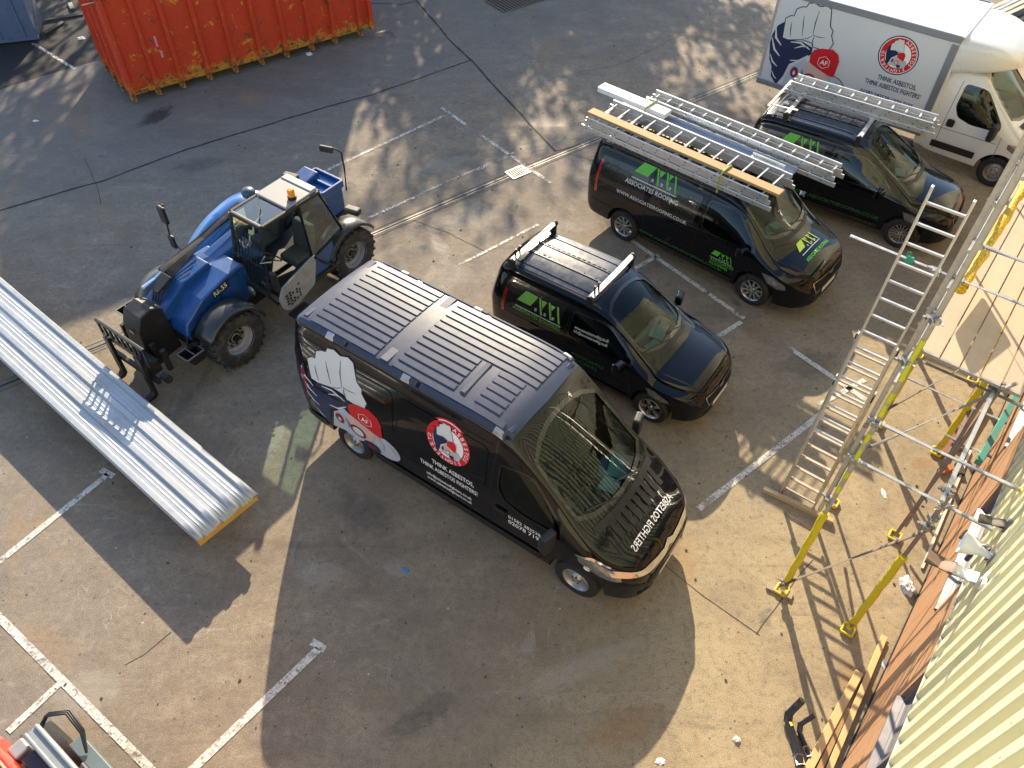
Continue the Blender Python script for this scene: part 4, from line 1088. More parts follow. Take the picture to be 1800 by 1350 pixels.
# wheels: tyre with lugs, dished rim
wr, ww_ = .53, .40
tm = MB().lathe([(.27, -.17), (.33, -.20), (.44, -.20), (.49, -.185), (.50, -.10), (.50, .10), (.49, .185), (.44, .20), (.33, .20), (.27, .17)], n=44, closed=True)
for i in range(22):
    for s in (-1, 1):
        a = 2 * math.pi * (i + (.5 if s > 0 else 0)) / 22; a2 = a + .16
        p = Vector((math.cos(a) * .512, s * .02, math.sin(a) * .512)); q = Vector((math.cos(a2) * .505, s * .195, math.sin(a2) * .505))
        tm.beam(p, q, .055, .045, up=Vector((math.cos(a), 0, math.sin(a))))
tyre = tm.mesh('tyre'); tyre.shade_smooth(); tyre.set_sharp_from_angle(angle=R(35))
rim = MB().lathe([(.28, -.16), (.275, .02), (.28, .13), (.30, .165), (.285, .18), (.262, .14), (.25, .06), (.215, .03), (.205, -.03), (.16, -.035), (.15, .0), (.10, .02), (.085, .05), (.001, .055)], n=40).mesh('rim'); rim.shade_smooth(); rim.set_sharp_from_angle(angle=R(30))
hub = MB()
for i in range(10):
    a = 2 * math.pi * i / 10; hub.lathe([(.018, -.03), (.018, .02), (.001, .022)], c=(math.cos(a) * .175, 0, math.sin(a) * .175), n=6)
hub.lathe([(.13, -.03), (.12, .035), (.07, .05), (.06, .09), (.001, .095)], n=20)
hubm = hub.mesh('hub'); hubm.shade_smooth(); hubm.set_sharp_from_angle(angle=R(30))
for x in (1.42, -1.42):
    for s in (1, -1):
        o = link('wheel', tyre, tyre_m, TEL); o.location = (x, s * .80, wr); o.rotation_euler = (0, rnd.uniform(0, 3), 0 if s > 0 else math.pi)
        link('rim', rim, rimgrey, o); link('hub', hubm, blk, o)
# chassis and axles
MB().prism([(-1.95, .50), (-1.7, .38), (1.75, .38), (2.02, .55), (1.95, .95), (1.2, 1.0), (.4, .75), (-.6, .75), (-1.95, 1.0)], (0, .34, 0), (1, 0, 0), (0, 0, 1), .68).build('chassis', blk, TEL, bevel=.02)
ax = MB()
for x in (1.42, -1.42): ax.tube((x, -.65, wr), (x, .65, wr), .10, 14); ax.box((x, 0, wr), (.32, .36, .32))
ax.build('axle', blk, TEL, smooth=40, bevel=.01)
# boom: two telescoping blue boxes that slope from the rear pivot down to the head
bt = [Vector((-1.75, -.18, 1.62)), Vector((1.62, -.18, 1.08))]
d = (bt[1] - bt[0]).normalized()
MB().beam(bt[0], bt[1], .36, .42).build('boom', blue, TEL, bevel=.03, seg=3)
MB().beam(bt[1] - d * .15, bt[1] + d * .45, .29, .34).build('inner_boom', blue, TEL, bevel=.02)
# nose casing: blue shroud either side of the boom, falling to the front
nose = [(.55, .80), (.62, 1.42), (.95, 1.42), (1.55, 1.28), (1.95, 1.02), (2.03, .80), (1.90, .52), (1.1, .46)]
MB().prism(nose, (0, .46, 0), (1, 0, 0), (0, 0, 1), .92).build('front_casing', blue, TEL, bevel=.04, seg=3)
MB().prism([(.9, 1.30), (1.0, 1.52), (1.55, 1.44), (2.10, 1.16), (2.12, .95), (1.7, 1.0)], (0, .06, 0), (1, 0, 0), (0, 0, 1), .50).build('boom_nose', blue, TEL, bevel=.025, seg=2)
MB().tube((-.2, -.42, 1.78), (1.60, -.42, 1.48), .075, 16).build('lift_ram', blk, TEL, smooth=40)
MB().tube((1.5, -.42, 1.497), (2.0, -.42, 1.41), .036, 12).build('ram_rod', chrome, TEL, smooth=40)
hs = MB()
for k in range(4): hs.path([(.9 + .1 * k, -.30 + .05 * k, 1.62), (1.5, -.32 + .05 * k, 1.52), (1.9, -.30 + .06 * k, 1.34), (2.10, -.25 + .06 * k, 1.05), (2.16, -.22 + .06 * k, .8)], .016, 8)
hs.build('hydraulic_hose', blk, TEL, smooth=60)
# boom head, carriage with slotted backrest, fork heels
MB().prism([(1.98, .34), (2.06, 1.28), (2.22, 1.38), (2.46, 1.32), (2.56, 1.10), (2.62, .30)], (0, .07, 0), (1, 0, 0), (0, 0, 1), .44).build('boom_head', blk, TEL, bevel=.02)
MB().box((2.585, -.14, 1.02), (.01, .10, .05)).build('head_plate', mgrey, TEL)
cr = MB()
cr.beam((2.82, -.66, 1.20), (2.82, .56, 1.20), .05, .05); cr.beam((2.80, -.66, .88), (2.80, .56, .88), .07, .10); cr.beam((2.80, -.66, .46), (2.80, .56, .46), .07, .10)
cr.build('carriage_rail', blk, TEL, bevel=.008)
bar = MB().beam((2.815, 0, .88), (2.82, 0, 1.20), .035, .03).mesh('bar')
for i in range(9):
    o = link('backrest_bar', bar, blk, TEL); o.location.y = -.64 + i * 1.18 / 8
for y in (-.56, -.30, .20, .46):
    MB().beam((2.50, y, .44), (2.50, y, .90), .07, .09).build('carriage_post', blk, TEL, bevel=.01)
for y in (-.46, .36):
    f = MB().prism([(2.84, .95), (2.90, .95), (2.90, .16), (2.94, .12), (3.85, .075), (3.85, .06), (2.90, .06), (2.84, .12)], (0, y + .06, 0), (1, 0, 0), (0, 0, 1), .12).build('fork', blk, TEL, bevel=.006)
MB().tube((2.68, .50, .46), (2.68, .66, .46), .07, 12).build('tilt_pin', blk, TEL, smooth=40)
MB().box((2.70, .20, .60), (.22, .40, .26)).build('tilt_block', blk, TEL, bevel=.02)
# lamp pockets either side of the nose
for s, x, y, z in ((1, 2.16, .64, .58), (-1, 2.16, -.90, .72)):
    mb = MB(); w, l, h = .26, .34, .18
    c = Vector((x, y, z))
    pl = [(-l/2, -w/2), (l/2, -w/2), (l/2, w/2), (-l/2, w/2)]
    vs = [c + Vector((a, b, h/2)) for a, b in pl] + [c + Vector((-l/2, -w/2, -h/2)), c + Vector((l/2 - .10, -w/2, -h/2)), c + Vector((l/2 - .10, w/2, -h/2)), c + Vector((-l/2, w/2, -h/2))]
    mb.add(vs, [(0, 1, 5, 4), (1, 2, 6, 5), (2, 3, 7, 6), (3, 0, 4, 7), (4, 5, 6, 7)])
    o = mb.build('lamp_pocket', blk, TEL); q = o.modifiers.new('solid', 'SOLIDIFY'); q.thickness = .018
    rim_ = MB()
    for i in range(4): rim_.beam(vs[i], vs[(i + 1) % 4], .02, .02)
    rim_.beam((vs[0] + vs[1]) / 2, (vs[2] + vs[3]) / 2, .015, .015)
    rim_.build('pocket_rim', pm('worn_rim', (.17, .16, .15), .5, var=.2), o)
    MB().beam((x - .16, y, z - .02), (1.86, y - s * (.30 if s > 0 else .46), z - .06), .07, .10).build('lamp_bracket', blk, TEL, bevel=.02)
    MB().tube((x - .20, y - .06 * s, z + .10), (x - .02, y - .06 * s, z + .14), .045, 12).build('front_lamp', blk, TEL, smooth=40)
# mudguards
def guard(name, x, y, w, r, a0, a1, mat):
    mb = MB(); n = 14; rows = []
    for i in range(n + 1):
        a = R(a0 + (a1 - a0) * i / n); c, s = math.cos(a), math.sin(a)
        rows.append([(x + c * (r - .05), y - w / 2 - .0, wr + s * (r - .05)), (x + c * r, y - w / 2 + .03, wr + s * r), (x + c * (r + .015), y, wr + s * (r + .015)), (x + c * r, y + w / 2 - .03, wr + s * r), (x + c * (r - .05), y + w / 2, wr + s * (r - .05))])
    mb.add([v for q in rows for v in q], [(5*i + j, 5*i + j + 1, 5*i + j + 6, 5*i + j + 5) for i in range(n) for j in range(4)])
    o = mb.build(name, mat, TEL, smooth=60); q = o.modifiers.new('solid', 'SOLIDIFY'); q.thickness = .02
guardm = pm('mudguard_plastic', (.018, .018, .019), .32, var=.2, coat=.3, dust=.12)
for s in (1, -1):
    guard('front_mudguard', 1.42, s * .78, .46, .64, 30, 165, guardm); guard('rear_mudguard', -1.42, s * .78, .46, .66, 15, 150, guardm)
# engine pod on the off side, with dome-topped air intake
eng = dict(zt=[(-1.05, 1.30), (-1.0, 1.46), (-.8, 1.62), (-.4, 1.70), (.1, 1.62), (.55, 1.44), (.86, 1.24), (.95, 1.05)], zb=.62, ww=[(-1.05, .24), (-.95, .34), (-.6, .40), (.3, .40), (.8, .34), (.95, .22)], wt=[(-1.05, .14), (-.8, .28), (.3, .28), (.8, .22), (.95, .14)], zw=1.0, rc=.14, cr=.05, tuck=.02, tumble=1.6)
em = loft(eng, [-1.05 + 2.0 * i / 26 for i in range(27)]).mesh('engine_cover'); em.shade_smooth(); em.set_sharp_from_angle(angle=R(45))
eo = link('engine_cover', em, blue_sky_refl, TEL); eo.location.y = -.74
ES = Skin(em)
ES.poly('cover_pressing', rounded([(-.55, -.14), (.15, -.12), (.15, .12), (-.55, .16)], .05), (0, 0, 3), (1, 0, 0), (0, 1, 0), (0, 0, -1), .008, blue_sky_refl, eo, .08)
MB().lathe([(.0755, 0), (.075, .16), (.12, .17), (.125, .24), (.10, .28), (.04, .30), (.001, .305)], c=(-.50, -.52, 1.62), axis='Z', n=22).build('air_intake', pm('intake_grey', (.05, .09, .13), .4, var=.1), TEL, smooth=40)
# rear counterweight box and arm
MB().box((-1.72, -.02, 1.28), (.50, .62, .62)).build('rear_casing', blue, TEL, bevel=.03)
rb = MB(); c = Vector((-1.62, .08, 1.66))
for a, b in (((-.26, -.34), (.26, -.34)), ((.26, -.34), (.26, .34)), ((.26, .34), (-.26, .34)), ((-.26, .34), (-.26, -.34)), ((0, -.34), (0, .34))): rb.beam(c + Vector((a[0], a[1], 0)), c + Vector((b[0], b[1], 0)), .05, .14)
rb.build('boom_tail', blue, TEL, bevel=.01)
MB().box((-1.62, .08, 1.62), (.48, .64, .04)).build('tail_plate', blue_sky_refl, TEL)
MB().path([(-1.92, .45, 1.50), (-1.95, .46, 1.95), (-1.94, .46, 2.28), (-1.88, .40, 2.36), (-1.78, .20, 2.40)], .016, 8).build('rear_mirror_arm', blk, TEL, smooth=50)
MB().box((-1.78, .26, 2.36), (.06, .26, .12), rz=.3).build('rear_mirror', blk, TEL, bevel=.02)
for y, x in ((-.24, -1.26), (.98, -1.52)):
    MB().box((x, y, 1.86 if y < 0 else 1.50), (.14, .30, .12), rz=.2).build('rear_lamp_box', blk, TEL, bevel=.025)
    MB().box((x - .075, y, 1.86 if y < 0 else 1.50), (.02, .12, .08), rz=.2).build('rear_lamp', redlamp, TEL)
# cab: posts, roof, glazing, grille, seat, open door
x0, x1, y0, y1, zb, zr = -.86, .40, .17, .98, .72, 2.24
A = dict(fl=(x1 + .22, y1 - .04, .95), fr=(x1 + .22, y0, 1.10), rl=(x0 - .34, y1, 1.30), rr=(x0 - .1, y0, 1.30))
T = dict(fl=(x1, y1 - .06, zr), fr=(x1, y0 + .02, zr), rl=(x0, y1 - .04, zr), rr=(x0, y0 + .02, zr))
ps = MB()
for k in ('fl', 'fr', 'rl', 'rr'): ps.path([A[k], T[k]], .034, 10)
ps.path([(-.42, y1, 1.0), (-.40, y1 - .05, zr)], .034, 10)
ps.path([A['rl'], (-.42, y1, 1.12), (.10, y1, .70), (x1 + .12, y1 - .02, .70), A['fl'], A['fr']], .032, 10)
ps.build('cab_frame', blk, TEL, smooth=60)
rf = MB()
for a, b in (('fl', 'fr'), ('fr', 'rr'), ('rr', 'rl'), ('rl', 'fl')): rf.beam(T[a], T[b], .07, .07)
rf.beam((-.16, y0, zr + .005), (-.16, y1 - .05, zr + .005), .06, .06)
rf.build('roof_frame', blk, TEL, bevel=.02)
MB().box(((x0 - .16) / 2, (y0 + y1) / 2 - .02, zr + .035), (x0 * -1 - .16, y1 - y0 - .06, .05)).build('cab_roof', pm('cab_roof_grey', (.24, .235, .23), .5, var=.06, dirt=(.28, .26, .24), dpos=(.5, .8)), TEL, bevel=.02)
MB().box((x0 + .06, (y0 + y1) / 2 - .02, zr + .065), (.14, y1 - y0 - .10, .03)).build('roof_ridge', mgrey, TEL, bevel=.01)
wp_ = MB(); wp_.path([(-.14, y0 + .10, zr + .07), (.05, y0 + .35, zr + .05), (.32, y0 + .62, zr + .045)], .010, 6)
wp_.build('roof_wiper', blk, TEL)
MB().sheet([(x1 - .03, y0 + .03, zr + .02), (x1 - .03, y1 - .09, zr + .02), (-.19, y1 - .08, zr + .02), (-.19, y0 + .03, zr + .02)]).build('roof_window', cabglass, TEL)
MB().sheet([A['fl'], A['fr'], T['fr'], T['fl']]).build('front_window', cabglass, TEL)
MB().sheet([A['fr'], A['rr'], T['rr'], T['fr']]).build('off_side_window', cabglass, TEL)
MB().sheet([A['rr'], A['rl'], T['rl'], T['rr']]).build('rear_window', cabglass, TEL)
MB().sheet([(-.44, y1 + .005, 1.12), A['rl'], T['rl'], (-.42, y1 - .045, zr)]).build('near_side_window', cabglass, TEL)
gm = MB().path([(0, 0, 0), (-.20, 0, 1.02)], .008, 6).mesh('bar')
for i in range(11):
    o = link('guard_bar', gm, blk, TEL); o.location = (x1 + .27 - .0, y0 + .03 + i * (y1 - y0 - .10) / 10, 1.02)
for t in (.0, .5, 1.): 
    MB().path([(x1 + .27 - .20 * t, y0 - .0, 1.02 + 1.02 * t), (x1 + .27 - .20 * t, y1 - .06, 1.02 + 1.02 * t)], .010, 6).build('guard_rail', blk, TEL)
MB().box((x0 + .55, .58, .64), (1.25, .84, .10)).build('cab_floor', blk, TEL, bevel=.02)
MB().prism([(-.95, .70), (-.95, 1.28), (-.48, 1.05), (-.40, .66)], (0, y1 - .02, 0), (1, 0, 0), (0, 0, 1), .06).build('cab_side', blue, TEL, bevel=.01)
MB().box((-.42, .56, .98), (.44, .46, .16)).build('seat', seatcloth, TEL, bevel=.05, seg=3)
MB().box((-.66, .56, 1.30), (.15, .46, .56), rot=Matrix.Rotation(R(-10), 3, 'Y')).build('seat_back', seatcloth, TEL, bevel=.05, seg=3)
sw = MB(); c = Vector((.12, .56, 1.30)); axv = Vector((-.6, 0, .8)).normalized(); u = Vector((0, 1, 0)); v = axv.cross(u)
sw.path([c + (u * math.cos(a) + v * math.sin(a)) * .18 for a in [i * math.pi / 10 for i in range(20)]], .014, 8, closed=True); sw.beam(c, (.30, .56, .85), .06, .06)
sw.build('steering_wheel', blk, TEL, smooth=50)
# lower half of the door, panel with dark punched pattern
door = MB().prism(rounded([(.46, .56), (.52, .80), (.40, 1.02), (-.38, 1.22), (-.42, 1.10), (-.30, .66), (.10, .50), (.34, .48)], .06), (0, y1 + .08, 0), (1, 0, 0), (0, 0, 1), .05).build('cab_door', mgrey, TEL, bevel=.012)
dk = MB()
for i in range(6):
    for j in range(5):
        if (i * 7 + j * 3) % 11 in (0, 4): continue
        x = .36 - i * .075 + rnd.uniform(-.01, .01); z = .58 + j * .062 + i * .02
        if rnd.random() < 1.1 - i * .12: dk.box((x, y1 + .083, z), (.05 - i * .004, .006, .042))
dk.build('door_pattern', blk, TEL)
MB().path([(.50, y1 + .10, .80), (.38, y1 + .10, 1.05), (-.40, y1 + .10, 1.25)], .016, 8).build('door_rail', mgrey, TEL, smooth=50)
MB().path([(-.42, y1 + .05, 1.2), (-.62, y1 + .03, .90), (-.84, y1 + .02, .70)], .02, 8).build('door_brace', blk, TEL, smooth=50)
MB().beam((.02, y1 + .14, .42), (.42, y1 + .14, .42), .16, .05).build('step', blk, TEL, bevel=.01)
# mirrors
MB().path([(.88, -.86, 1.20), (.98, -.92, 1.55), (.92, -.98, 1.85), (.86, -1.0, 2.16)], .018, 8).build('mirror_arm', blk, TEL, smooth=50)
MB().box((.92, -1.0, 1.98), (.07, .17, .34)).build('off_side_mirror', blk, TEL, bevel=.025)
MB().box((.98, -.90, 1.50), (.06, .14, .26)).build('off_side_mirror', blk, TEL, bevel=.025)
MB().path([(x1 + .2, y1 - .04, 1.35), (x1 + .18, y1 + .14, 1.42)], .014, 8).build('mirror_arm', blk, TEL, smooth=50)
MB().box((x1 + .18, y1 + .18, 1.36), (.07, .15, .40)).build('near_side_mirror', blk, TEL, bevel=.03)
MB().path([(x1 + .10, y1 - .02, 1.75), (x1 + .25, y1 + .02, 1.72), (x1 + .10, y1 + .12, 1.70)], .014, 8).build('grab_handle', mgrey, TEL, smooth=50)
bc = MB().lathe([(.075, 0), (.075, .05), (.06, .06), (.001, .06)], c=(-.42, .80, zr + .06), axis='Z', n=18).build('beacon_base', blk, TEL, smooth=40)
MB().lathe([(.062, 0), (.062, .10), (.05, .13), (.001, .135)], c=(-.42, .80, zr + .12), axis='Z', n=18).build('beacon', amber, bc, smooth=40)
MB().lathe([(.10, 0), (.09, .04), (.001, .06)], c=(.72, .62, .98), axis='X', n=16).build('work_lamp', lampglass, TEL, smooth=40)
# number decals
nm = MB()
for o_, e1_, e2_, sz, tx in (((1.02, .465, 1.24), (.985, 0, -.17), (.17, 0, .985), .13, 'R8.55'), ((1.52, .466, .92), (.9, 0, -.30), (.30, 0, .95), .11, 'R8.55')):
    me = text_mesh(tx, sz); o_ = Vector(o_); e1_ = Vector(e1_); e2_ = Vector(e2_)
    k = -1
    bgp = [(-.04, -.04), (sz * 2.5, -.04), (sz * 2.5 + .05, sz * .9), (0.0, sz * .9)]
    # seen from the near side the machine faces left, so letters run backwards along its length
    w = sz * 2.4
    MB().add([o_ + e1_ * (w - a) + e2_ * b for a, b in bgp], [(0, 1, 2, 3)]).build('decal', blk, TEL)
    for v_ in me.vertices: v_.co = o_ + Vector((0, .003, 0)) + e1_ * (w - v_.co.x) + e2_ * v_.co.y
    link('lettering', me, white_v, TEL)

# seams, bolts and guards on the nose casing
for pts in ([(.70, .47, 1.38), (1.50, .47, 1.22), (1.88, .47, .98)], [(1.22, .47, 1.30), (1.16, .47, .52)]):
    MB().path(pts, .007, 6).build('panel_seam', blk, TEL)
for x, z in ((.80, 1.30), (1.10, 1.22), (1.42, 1.12), (1.70, .98), (1.62, .62), (1.25, .56)):
    MB().lathe([(.018, 0), (.018, .012), (.001, .014)], c=(x, .462, z), n=6).build('bolt', blk, TEL)
MB().prism([(1.55, .98), (1.95, .86), (1.98, .60), (1.60, .62)], (0, .475, 0), (1, 0, 0), (0, 0, 1), .012).build('front_grille', blk, TEL)
for s in (-1, 1): MB().path([(1.95, s * .30, .70), (2.06, s * .42, .66), (2.08, s * .50, .52), (2.0, s * .48, .40)], .02, 8).build('brake_hose', blk, TEL, smooth=60)
MB().box((1.80, -.18, 1.50), (.34, .24, .05), rot=Matrix.Rotation(R(20), 3, 'Y')).build('boom_cap', blk, TEL, bevel=.01)

# ================================================================== ladders and loads on the vans
alu_l = pm('ladder_aluminium', (.64, .65, .66), .33, metal=.75, var=.14, dirt=(.42, .41, .39), dpos=(.5, .85), dscale=6)
alu_old = pm('old_ladder_aluminium', (.50, .46, .40), .5, metal=.45, var=.2, dirt=(.26, .21, .15), dpos=(.42, .75), dscale=7)
pine = NT('pine_board')
c = pine.mix(pine.noise(4, 6, .6, vec=pine.mapping(scale=(.6, 9, 9))), (.27, .165, .07), (.44, .29, .13))
c = pine.mix(pine.ramp(pine.noise(2.4, 6, .7, vec=pine.mapping(scale=(1, 3, 3))), [(.55, 0.), (.75, .6)]), c, (.34, .20, .09))
pine.set('Base Color', c); pine.set('Roughness', .75); pine = pine.m
def ladder_stack(name, label, parent_loc, rz, x0, x1, y0, y1, z, n, mat, sh=.085, sw=.028, rung=.25, group=None, deco=True):
    t = thing(name, label, 'ladder', parent_loc, rz, group)
    for k in range(n):
        zz = z + k * (sh + .006); ins = .0 if k % 2 == 0 else .032
        dx = k * .05
        for y in (y0 + ins, y1 - ins):
            MB().beam((x0 + dx, y, zz + sh / 2), (x1 - dx, y, zz + sh / 2), sw, sh).build('stile', mat, t, bevel=.006)
        r = MB().tube((0, y0 + ins, 0), (0, y1 - ins, 0), .016, 10).mesh('rung'); r.shade_smooth()
        m_ = int((x1 - x0 - .2) / rung)
        for i in range(m_ + 1):
            o = link('rung', r, mat, t); o.location = (x0 + .12 + dx + i * rung, 0, zz + sh / 2)
        if deco:
            # rung ends show as dark dots along the outer face
            e = MB().lathe([(.013, 0), (.001, .001)], n=8).mesh('rung_end')
            for i in range(m_ + 1):
                o = link('rung_end', e, plastic, t); o.location = (x0 + .12 + dx + i * rung, y0 + ins - sw / 2 - .0015, zz + sh / 2); o.rotation_euler = (0, 0, math.pi)
    return t
CL, CH = (3.945, 12.825, 0), -.703
for x in (-1.95, -.75, .45):
    z = SC.z(x, 0)
    b = MB().box((x, 0, z + .075), (.07, 1.60, .05)).build('rack_bar', plastic, CUS, bevel=.01)
    for s in (-1, 1): MB().box((x, s * .72, z + .02), (.09, .06, .14)).build('rack_foot', plastic, b, bevel=.008)
zr_ = SC.z(0, 0) + .105
ladder_stack('ladder', 'wide aluminium ladder on the plank van, under the long pine plank', CL, CH, -2.70, 1.36, -.97, -.10, zr_, 3, alu_l, rung=.30)
ladder_stack('ladder', 'narrow stacked aluminium ladder on the far side of the plank van roof', CL, CH, -2.30, 1.86, .44, .80, zr_, 3, alu_l, rung=.27)
def put_on(name, label, cat, loc, rz, mb, mat, bevel=.004):
    o = mb.build(name, mat, None, bevel=bevel); o.location = loc; o.rotation_euler = (0, 0, rz); return tag(o, label, cat)
put_on('plank', 'long pine plank lying on the wide ladder of the plank van', 'plank', CL, CH, MB().box((-.62, -.80, zr_ + .273 + .03), (4.05, .20, .05)), pine, .006)
w_ch = pm('white_channel', (.74, .75, .77), .35, var=.05, dirt=(.5, .5, .5), dpos=(.55, .85)); b_ch = pm('bluish_channel', (.36, .42, .52), .35, metal=.6, var=.1)
def channel(x0, x1, y, z, w, h):
    mb = MB(); mb.box(((x0 + x1) / 2, y, z + .006), (x1 - x0, w, .012))
    for s in (-1, 1): mb.box(((x0 + x1) / 2, y + s * (w / 2 - .006), z + h / 2 + .012), (x1 - x0, .012, h))
    return mb
put_on('fascia_board', 'short white fascia board sticking out behind the plank van', 'board', CL, CH, MB().box((-2.35, .235, zr_ + .205), (1.60, .25, .10)), w_ch, .008)
put_on('metal_channel', 'long bluish metal channel between the ladders of the plank van', 'channel', CL, CH, channel(-2.6, 1.15, .20, zr_ + .05, .36, .07), b_ch, .003)
put_on('metal_channel', 'short offcut of folded metal across the front of the plank van load', 'channel', CL, CH, channel(.35, 1.0, .06, zr_ + .155, .20, .05), alu, .003)
strap = pm('ratchet_strap', (.30, .34, .10), .8, var=.2)
for x, y0_, y1_, lab in ((.35, -1.0, -.66, 'green strap tying the plank at the front of the plank van'), (-1.95, .05, .46, 'green strap over the metal channel at the rear of the plank van')):
    mb = MB(); top = zr_ + (.345 if y0_ < 0 else .275)
    mb.path([(x, y0_ - .012, zr_ - .05), (x, y0_ - .012, top - .04), (x + .005, y0_ + .04, top), (x + .01, y1_ - .03, top), (x + .01, y1_ + .02, top - .05), (x + .01, y1_ + .03, zr_)], .017, 6)
    put_on('strap', lab, 'strap', CL, CH, mb, strap, 0)
zc = SN.z(-.8, 0) + .13
ladder_stack('ladder', 'stacked aluminium ladder on the rack van beside the white truck', (7.17, 14.44, 0), -.585, -1.95, 1.10, .06, .44, zc, 3, alu_l, rung=.27)
# papers on the dashboards
teal = pm('teal_paper', (.30, .58, .55), .6, var=.15); cream_p = pm('cream_paper', (.66, .66, .58), .6, var=.1)
for nm, lab, base, h, x, y, z, w, hh, a, mt in (
        ('paper_sheet', 'pale teal paper at the windscreen of the plank van', CL, CH, 1.30, -.28, 1.075, .22, .34, .4, teal),
        ('paper_sheet', 'smaller paper beside the pale teal one in the plank van', CL, CH, 1.18, .12, 1.08, .18, .2, -.3, teal),
        ('paper_sheet', 'cream paper near the nearside of the plank van dashboard', CL, CH, 1.26, .42, 1.085, .16, .22, .2, cream_p),
        ('paper_sheet', 'pale paper on the dashboard of the small black van', (1.728, 9.65, 0), -.617, .72, .18, .955, .24, .36, .2, cream_p),
        ('paper_sheet', 'teal paper by the screen edge of the small black van', (1.728, 9.65, 0), -.617, .80, -.16, .950, .16, .26, -.2, teal),
        ('paper_sheet', 'pale paper on the dashboard of the rack van', (7.17, 14.44, 0), -.585, .80, .12, 1.015, .2, .3, .3, cream_p)):
    o = MB().box((0, 0, 0), (w, hh, .005)).build(nm, mt)
    o.location = Matrix.Rotation(h, 3, 'Z') @ Vector((x, y, z)) + Vector(base); o.rotation_euler = (0, 0, h + a); tag(o, lab, 'paper')

# ================================================================== insulated roof panel on trestles
PA = R(-38.7)
PAN = thing('roof_panel', 'long silver insulated roof panel with raised ribs and foam core', 'roof panel', (-3.945, 5.895, 0), PA)
galv_sheet = pm('galvanised_sheet', (.38, .40, .42), .46, metal=.68, var=.14, vscale=1.2, dirt=(.36, .37, .38), dpos=(.45, .8), dscale=2)
foam = pm('foam_core', (.62, .36, .07), .9, var=.15, bump=.4)
# local x runs from the cut end back out of the frame; y across
PL, PZ = 9.5, .54
prof = [(-.50, .0), (-.46, .0), (-.445, .034), (-.415, .034), (-.40, 0)]
def ribprof():
    pts = [(-.505, -.02), (-.505, .0)]
    for c in (-.45, -.15, .17, .47):
        w = .034 if c < .4 else .03
        pts += [(c - w - .022, 0), (c - w, .036), (c + w, .036), (c + w + .022, 0)]
        if c < .4:
            for k in range(1, 4):
                q = c + .06 + k * .055
                pts += [(q - .012, 0), (q - .006, .004), (q + .006, .004), (q + .012, 0)]
    pts += [(.53, -.02)]
    return sorted(set(pts), key=lambda p: p[0]) if False else pts
rp = [p for p in ribprof()]
top = MB(); n = len(rp); nx = 24
for i in range(nx + 1):
    x = -PL * i / nx
    top.v += [(x, y, PZ + z) for y, z in rp]
for i in range(nx):
    for j in range(n - 1): top.f.append((i*n + j, i*n + j + 1, (i+1)*n + j + 1, (i+1)*n + j))
o = top.build('top_sheet', galv_sheet, PAN, smooth=20); q = o.modifiers.new('solid', 'SOLIDIFY'); q.thickness = .003; q.offset = 1
MB().box((-PL / 2, .0, PZ - .045), (PL - .004, .985, .088)).build('foam_core', foam, PAN)
MB().box((-PL / 2, .0, PZ - .092), (PL, .99, .004)).build('bottom_sheet', galv_sheet, PAN)
for c in (-.45, -.15, .17): MB().prism([(c - .05, 0), (c - .032, .032), (c + .032, .032), (c + .05, 0)], (-.004, 0, PZ - .001), (0, 1, 0), (0, 0, 1), -.002 if False else .003).build('rib_foam', foam, PAN)
for i, (x, lab) in enumerate(((-2.1, 'timber trestle under the cut end of the roof panel'), (-4.6, 'timber trestle under the middle of the roof panel'), (-8.4, 'timber trestle under the far end of the roof panel, out at the left'))):
    w = Matrix.Rotation(PA, 3, 'Z') @ Vector((x, 0, 0)) + Vector((-3.945, 5.895, 0))
    T_ = thing('trestle', lab, 'trestle', w, PA)
    MB().box((0, .05, PZ - .135), (.09, .80, .08)).build('top_beam', pine, T_)
    for s in (-1, 1):
        for q_ in (-1, 1): MB().beam((0, .08 + s * .25, PZ - .17), (q_ * .22, .10 + s * .27, .02), .06, .04).build('leg', pine, T_)

# ================================================================== building on the right, scaffold, leaning ladder
WA = R(53.4)      # everything here: local x along the wall, local +y towards the yard, wall face at y = -1.5
cream = pm('cream_cladding', (.60, .58, .39), .42, var=.06, dirt=(.50, .47, .34), dpos=(.58, .85), coat=.2)
brown = pm('brown_panel', (.34, .19, .105), .6, var=.10, vscale=1.5, dirt=(.22, .13, .08), dpos=(.5, .8))
grey_w = pm('grey_window_frame', (.135, .125, .145), .45, var=.1, dirt=(.18, .16, .15), dpos=(.5, .8))
WH = thing('warehouse', 'warehouse wall with cream corrugated cladding above brown panels', 'building', (0, 0, 0), WA)
S0, S1, ZC, ZT = -10.0, 26.0, 2.5, 11.0
# corrugated sheets, each 1 m wide
pf = []
for k in range(4):
    a = k * .25
    pf += [(a, .0), (a + .110, .0), (a + .130, .070), (a + .230, .070)]
pf += [(1.0, .0)]
sh = MB(); nn = len(pf); zs = [ZC, 4.5, 6.6, 8.8, ZT]
for z in zs: sh.v += [(x, -1.52 + y, z) for x, y in pf]
for i in range(len(zs) - 1):
    for j in range(nn - 1): sh.f.append((i*nn + j, i*nn + j + 1, (i+1)*nn + j + 1, (i+1)*nn + j))
sm = sh.mesh('sheet'); sm.materials.append(cream)
for i in range(int(S1 - S0)):
    o = link('cladding_sheet', sm, None, WH); o.location.x = S0 + i
MB().box(((S0 + S1) / 2, -1.63, (ZC + ZT) / 2), (S1 - S0, .10, ZT - ZC)).build('wall_core', brown, WH)
MB().box(((S0 + S1) / 2, -1.478, ZC - .012), (S1 - S0, .05, .018)).build('drip_trim', pm('trim_white', (.45, .45, .42), .4, var=.08), WH, bevel=.008)
